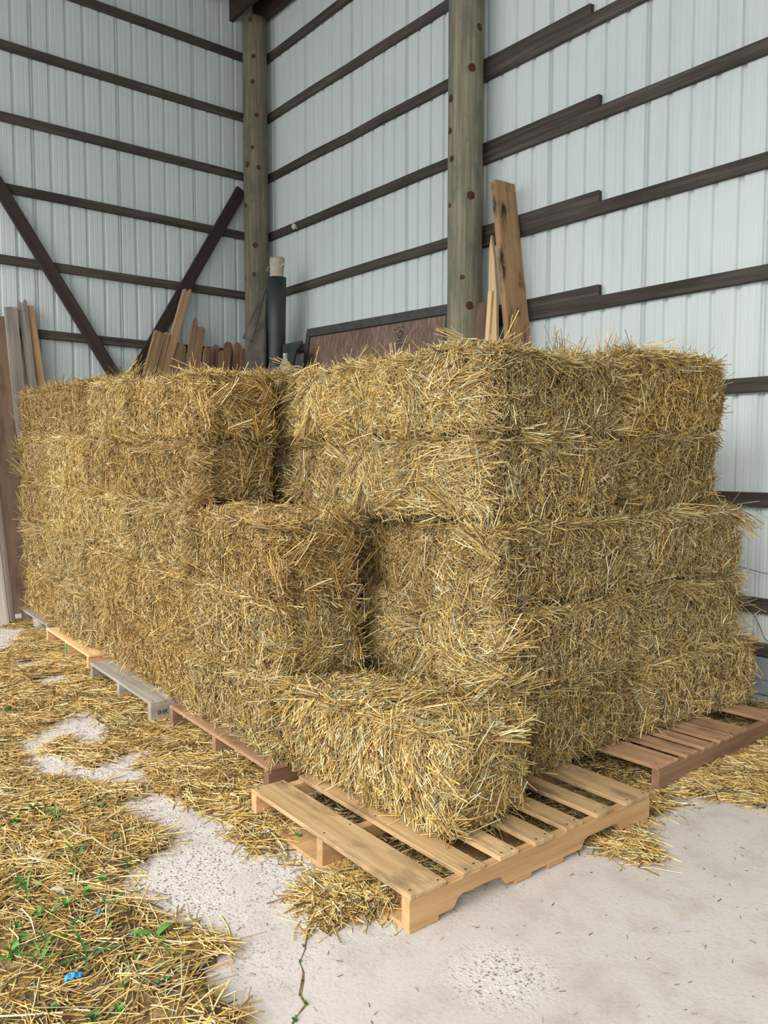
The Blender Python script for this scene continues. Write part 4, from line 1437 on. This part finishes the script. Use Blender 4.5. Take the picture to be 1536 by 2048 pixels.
def clear_mat():
    m, N, L, b = new_mat('clear_plastic')
    v, _ = obj_coords(N, L, (1, 1, 1))
    n = tex_noise(N, L, v, 14.0, 3, 0.5)
    r = ramp(N, L, n.outputs[0], [(0.3, lin(206, 216, 222)), (0.7, lin(236, 240, 244))])
    L.new(r.outputs[0], b.inputs['Base Color'])
    b.inputs['Roughness'].default_value = 0.12
    b.inputs['Transmission Weight'].default_value = 0.6
    b.inputs['IOR'].default_value = 1.2
    return m
M['clear'] = clear_mat()
def make_bottle():
    pr = [(0.0, 0.055), (0.02, 0.058), (0.17, 0.058), (0.22, 0.045), (0.27, 0.022), (0.30, 0.020)]
    me = tube_mesh('plastic_bottle', [(0, 0, z) for z, r in pr], 1.0, 14, [r for z, r in pr])
    o = link_mesh('plastic_bottle', me, M['clear'])
    o.location = (-6.51, 4.06, 2.115)
    tag(o, 'clear plastic bottle peeking over the straw by the rubber roll', 'bottle')
    cp = link_mesh('cap', tube_mesh('cap', [(0, 0, 0.298), (0, 0, 0.32)], 0.022, 12), M['white'], o)
    # the crate it stands on behind the stack
    c = empty('wooden_crate', (-6.51, 4.06, 0))
    tag(c, 'tall slatted crate behind the stack under the clear bottle', 'crate')
    for i, (x, y) in enumerate(((-0.16, -0.16), (0.16, -0.16), (0.16, 0.16), (-0.16, 0.16))):
        b = link_mesh('corner_post', box_mesh('corner_post', 2.09, 0.04, 0.04), M['plank_grey'], c)
        b.matrix_basis = Matrix.Translation((x, y, 0)) @ frame((0, 0, 0), (0, 0, 1), (0, -1, 0))
    for k in range(4):
        b = link_mesh('top_slat', box_mesh('top_slat', 0.36, 0.085, 0.018), M['plank_grey'], c)
        b.location = (-0.18, -0.135 + 0.09 * k, 2.10)
make_bottle()

# ------------------------------------------------------------------ wires near the bottom of the right wall
w1 = link_mesh('fence_wire', tube_mesh('fence_wire', [(-2.70, 4.81, 0.80), (-2.5, 4.815, 0.79), (-2.35, 4.81, 0.765), (-2.2, 4.815, 0.745), (-1.9, 4.81, 0.72)], 0.0022, 5), M['wire'])
tag(w1, 'thin straight wire across the steel wall low at the right', 'wire')
w2 = link_mesh('fence_wire', tube_mesh('fence_wire', [(-2.22, 4.815, 0.60), (-2.34, 4.81, 0.585), (-2.38, 4.80, 0.54), (-2.34, 4.81, 0.48), (-2.31, 4.815, 0.42),
                                                      (-2.28, 4.81, 0.36), (-2.24, 4.81, 0.33)], 0.0025, 5), M['wire'])
tag(w2, 'curled loose wire hanging on the lower girt at the right', 'wire')

# ------------------------------------------------------------------ weeds and small litter
def leaf_mesh(name, L, W, bend):
    V = []; F = []
    n = 6
    for i in range(n + 1):
        t = i / n
        w = W * math.sin(PI * min(0.98, t * 0.92 + 0.06)) ** 0.8
        x = L * t
        z = L * (0.55 * t - bend * t * t)
        V += [(x, -w / 2, z + 0.12 * w), (x, 0, z - 0.06 * w), (x, w / 2, z + 0.12 * w)]
    for i in range(n):
        a = 3 * i
        F += [(a, a + 3, a + 4, a + 1), (a + 1, a + 4, a + 5, a + 2)]
    return mesh_from(name, V, F, True)
LEAF = {}
for key, (l, w, b) in dict(round=(0.022, 0.014, 0.35), small=(0.030, 0.011, 0.5), blade=(0.075, 0.006, 0.55), dock=(0.085, 0.026, 0.62)).items():
    for mk in ('leaf', 'leaf_dark'):
        me = leaf_mesh('leaf', l, w, b); me.materials.append(M[mk])
        LEAF[key, mk] = me
WR = random.Random(31)
def weed(x, y, kind, n, scale, label, group=None, mk='leaf', z=0.008):
    root = empty('weed', (x, y, z), WR.uniform(0, 6))
    tag(root, label, 'weed', group)
    for i in range(n):
        o = link_mesh('leaf', LEAF[kind, mk], None, root)
        o.rotation_euler = (WR.uniform(-0.2, 0.2), WR.uniform(-0.9, 0.15), 2 * PI * i / n + WR.uniform(-0.3, 0.3))
        s = scale * WR.uniform(0.7, 1.2)
        o.scale = (s, s, s)
        o.location = (0, 0, WR.uniform(0, 0.015) * scale)
weed(-2.218, 0.911, 'dock', 3, 1.0, 'long-leaved weed nearest the concrete edge at the lower left', None, 'leaf')
weed(-3.228, 1.124, 'dock', 5, 0.7, 'leafy weed beside the narrow concrete tongue', None, 'leaf')
weed(-4.79, 1.144, 'small', 12, 1.5, 'green weed clump farthest back at the left edge', None, 'leaf')
weed(-2.50, 1.60, 'round', 7, 0.9, 'tiny weed under the tan pallet beside its middle block', None, 'leaf')
SM = {'round': 'small round-leaved green weed in the loose straw', 'small': 'small weed with pointed leaves in the loose straw', 'blade': 'tuft of thin grass blades in the loose straw'}
for (x, y) in [(-2.658, 0.928), (-2.785, 0.694), (-2.607, 0.818), (-2.868, 1.032), (-2.075, 0.765), (-2.137, 0.705), (-2.441, 0.597), (-2.07, 0.908),
               (-2.745, 0.847), (-1.928, 0.915), (-3.071, 0.841), (-2.25, 0.72), (-2.33, 0.82), (-2.02, 0.80), (-1.98, 0.72), (-2.55, 0.70), (-2.16, 0.80),
               (-2.30, 0.60), (-2.95, 0.93), (-2.42, 0.73), (-2.10, 0.60), (-3.3, 0.95), (-2.7, 1.0), (-2.0, 0.86), (-2.2, 0.66)] + [(WR.uniform(-2.75, -1.95), WR.uniform(0.55, 0.92)) for _ in range(20)] + [(WR.uniform(-3.6, -2.7), WR.uniform(0.75, 1.0)) for _ in range(5)]:
    k = WR.choice(['round', 'small', 'round', 'blade', 'round'])
    if math.hypot(x + 2.168, y - 0.634) < 0.09: continue
    weed(x + WR.uniform(-0.02, 0.02), y + WR.uniform(-0.02, 0.02), k, WR.randint(5, 10), WR.uniform(0.8, 1.35), SM[k], 'weeds in the loose straw: ' + k, WR.choice(['leaf', 'leaf', 'leaf_dark']))
MS = 'tuft of moss and grass growing in the slab crack'
for (x, y, s) in [(-1.955, 1.276, 0.5), (-1.93, 1.25, 0.6), (-1.876, 1.203, 0.5), (-1.80, 1.16, 0.4), (-1.757, 1.126, 0.45), (-1.714, 1.117, 0.6), (-1.68, 1.06, 0.8)]:
    weed(x, y, 'round', 10, s * 0.55, MS, 'tufts in the slab crack', 'leaf_dark', 0.0)

def scrap(x, y, mat, L, label, seed):
    me = box_mesh('plastic_scrap', L, L * 0.42, 0.004, 0.001, 0.004, 4, seed)
    for v in me.vertices: v.co.z += 0.010 * math.sin(v.co.x / L * PI)
    o = link_mesh('plastic_scrap', me, M[mat])
    o.location = (x, y, 0.034); o.rotation_euler = (0.15, -0.1, seed * 1.3)
    tag(o, label, 'plastic scrap')
scrap(-2.168, 0.634, 'blue_plastic', 0.045, 'bright blue plastic scrap at the lower left', 1)
scrap(-2.426, 0.817, 'blue_plastic', 0.016, 'tiny blue plastic bit among the weeds', 2)
lf = link_mesh('dry_leaf', leaf_mesh('dry_leaf', 0.06, 0.03, 0.5), M['paper'])
lf.location = (-2.70, 0.751, 0.02); lf.rotation_euler = (0, 0.2, 0.6)
tag(lf, 'curled pale dry leaf on the straw at the left', 'leaf')
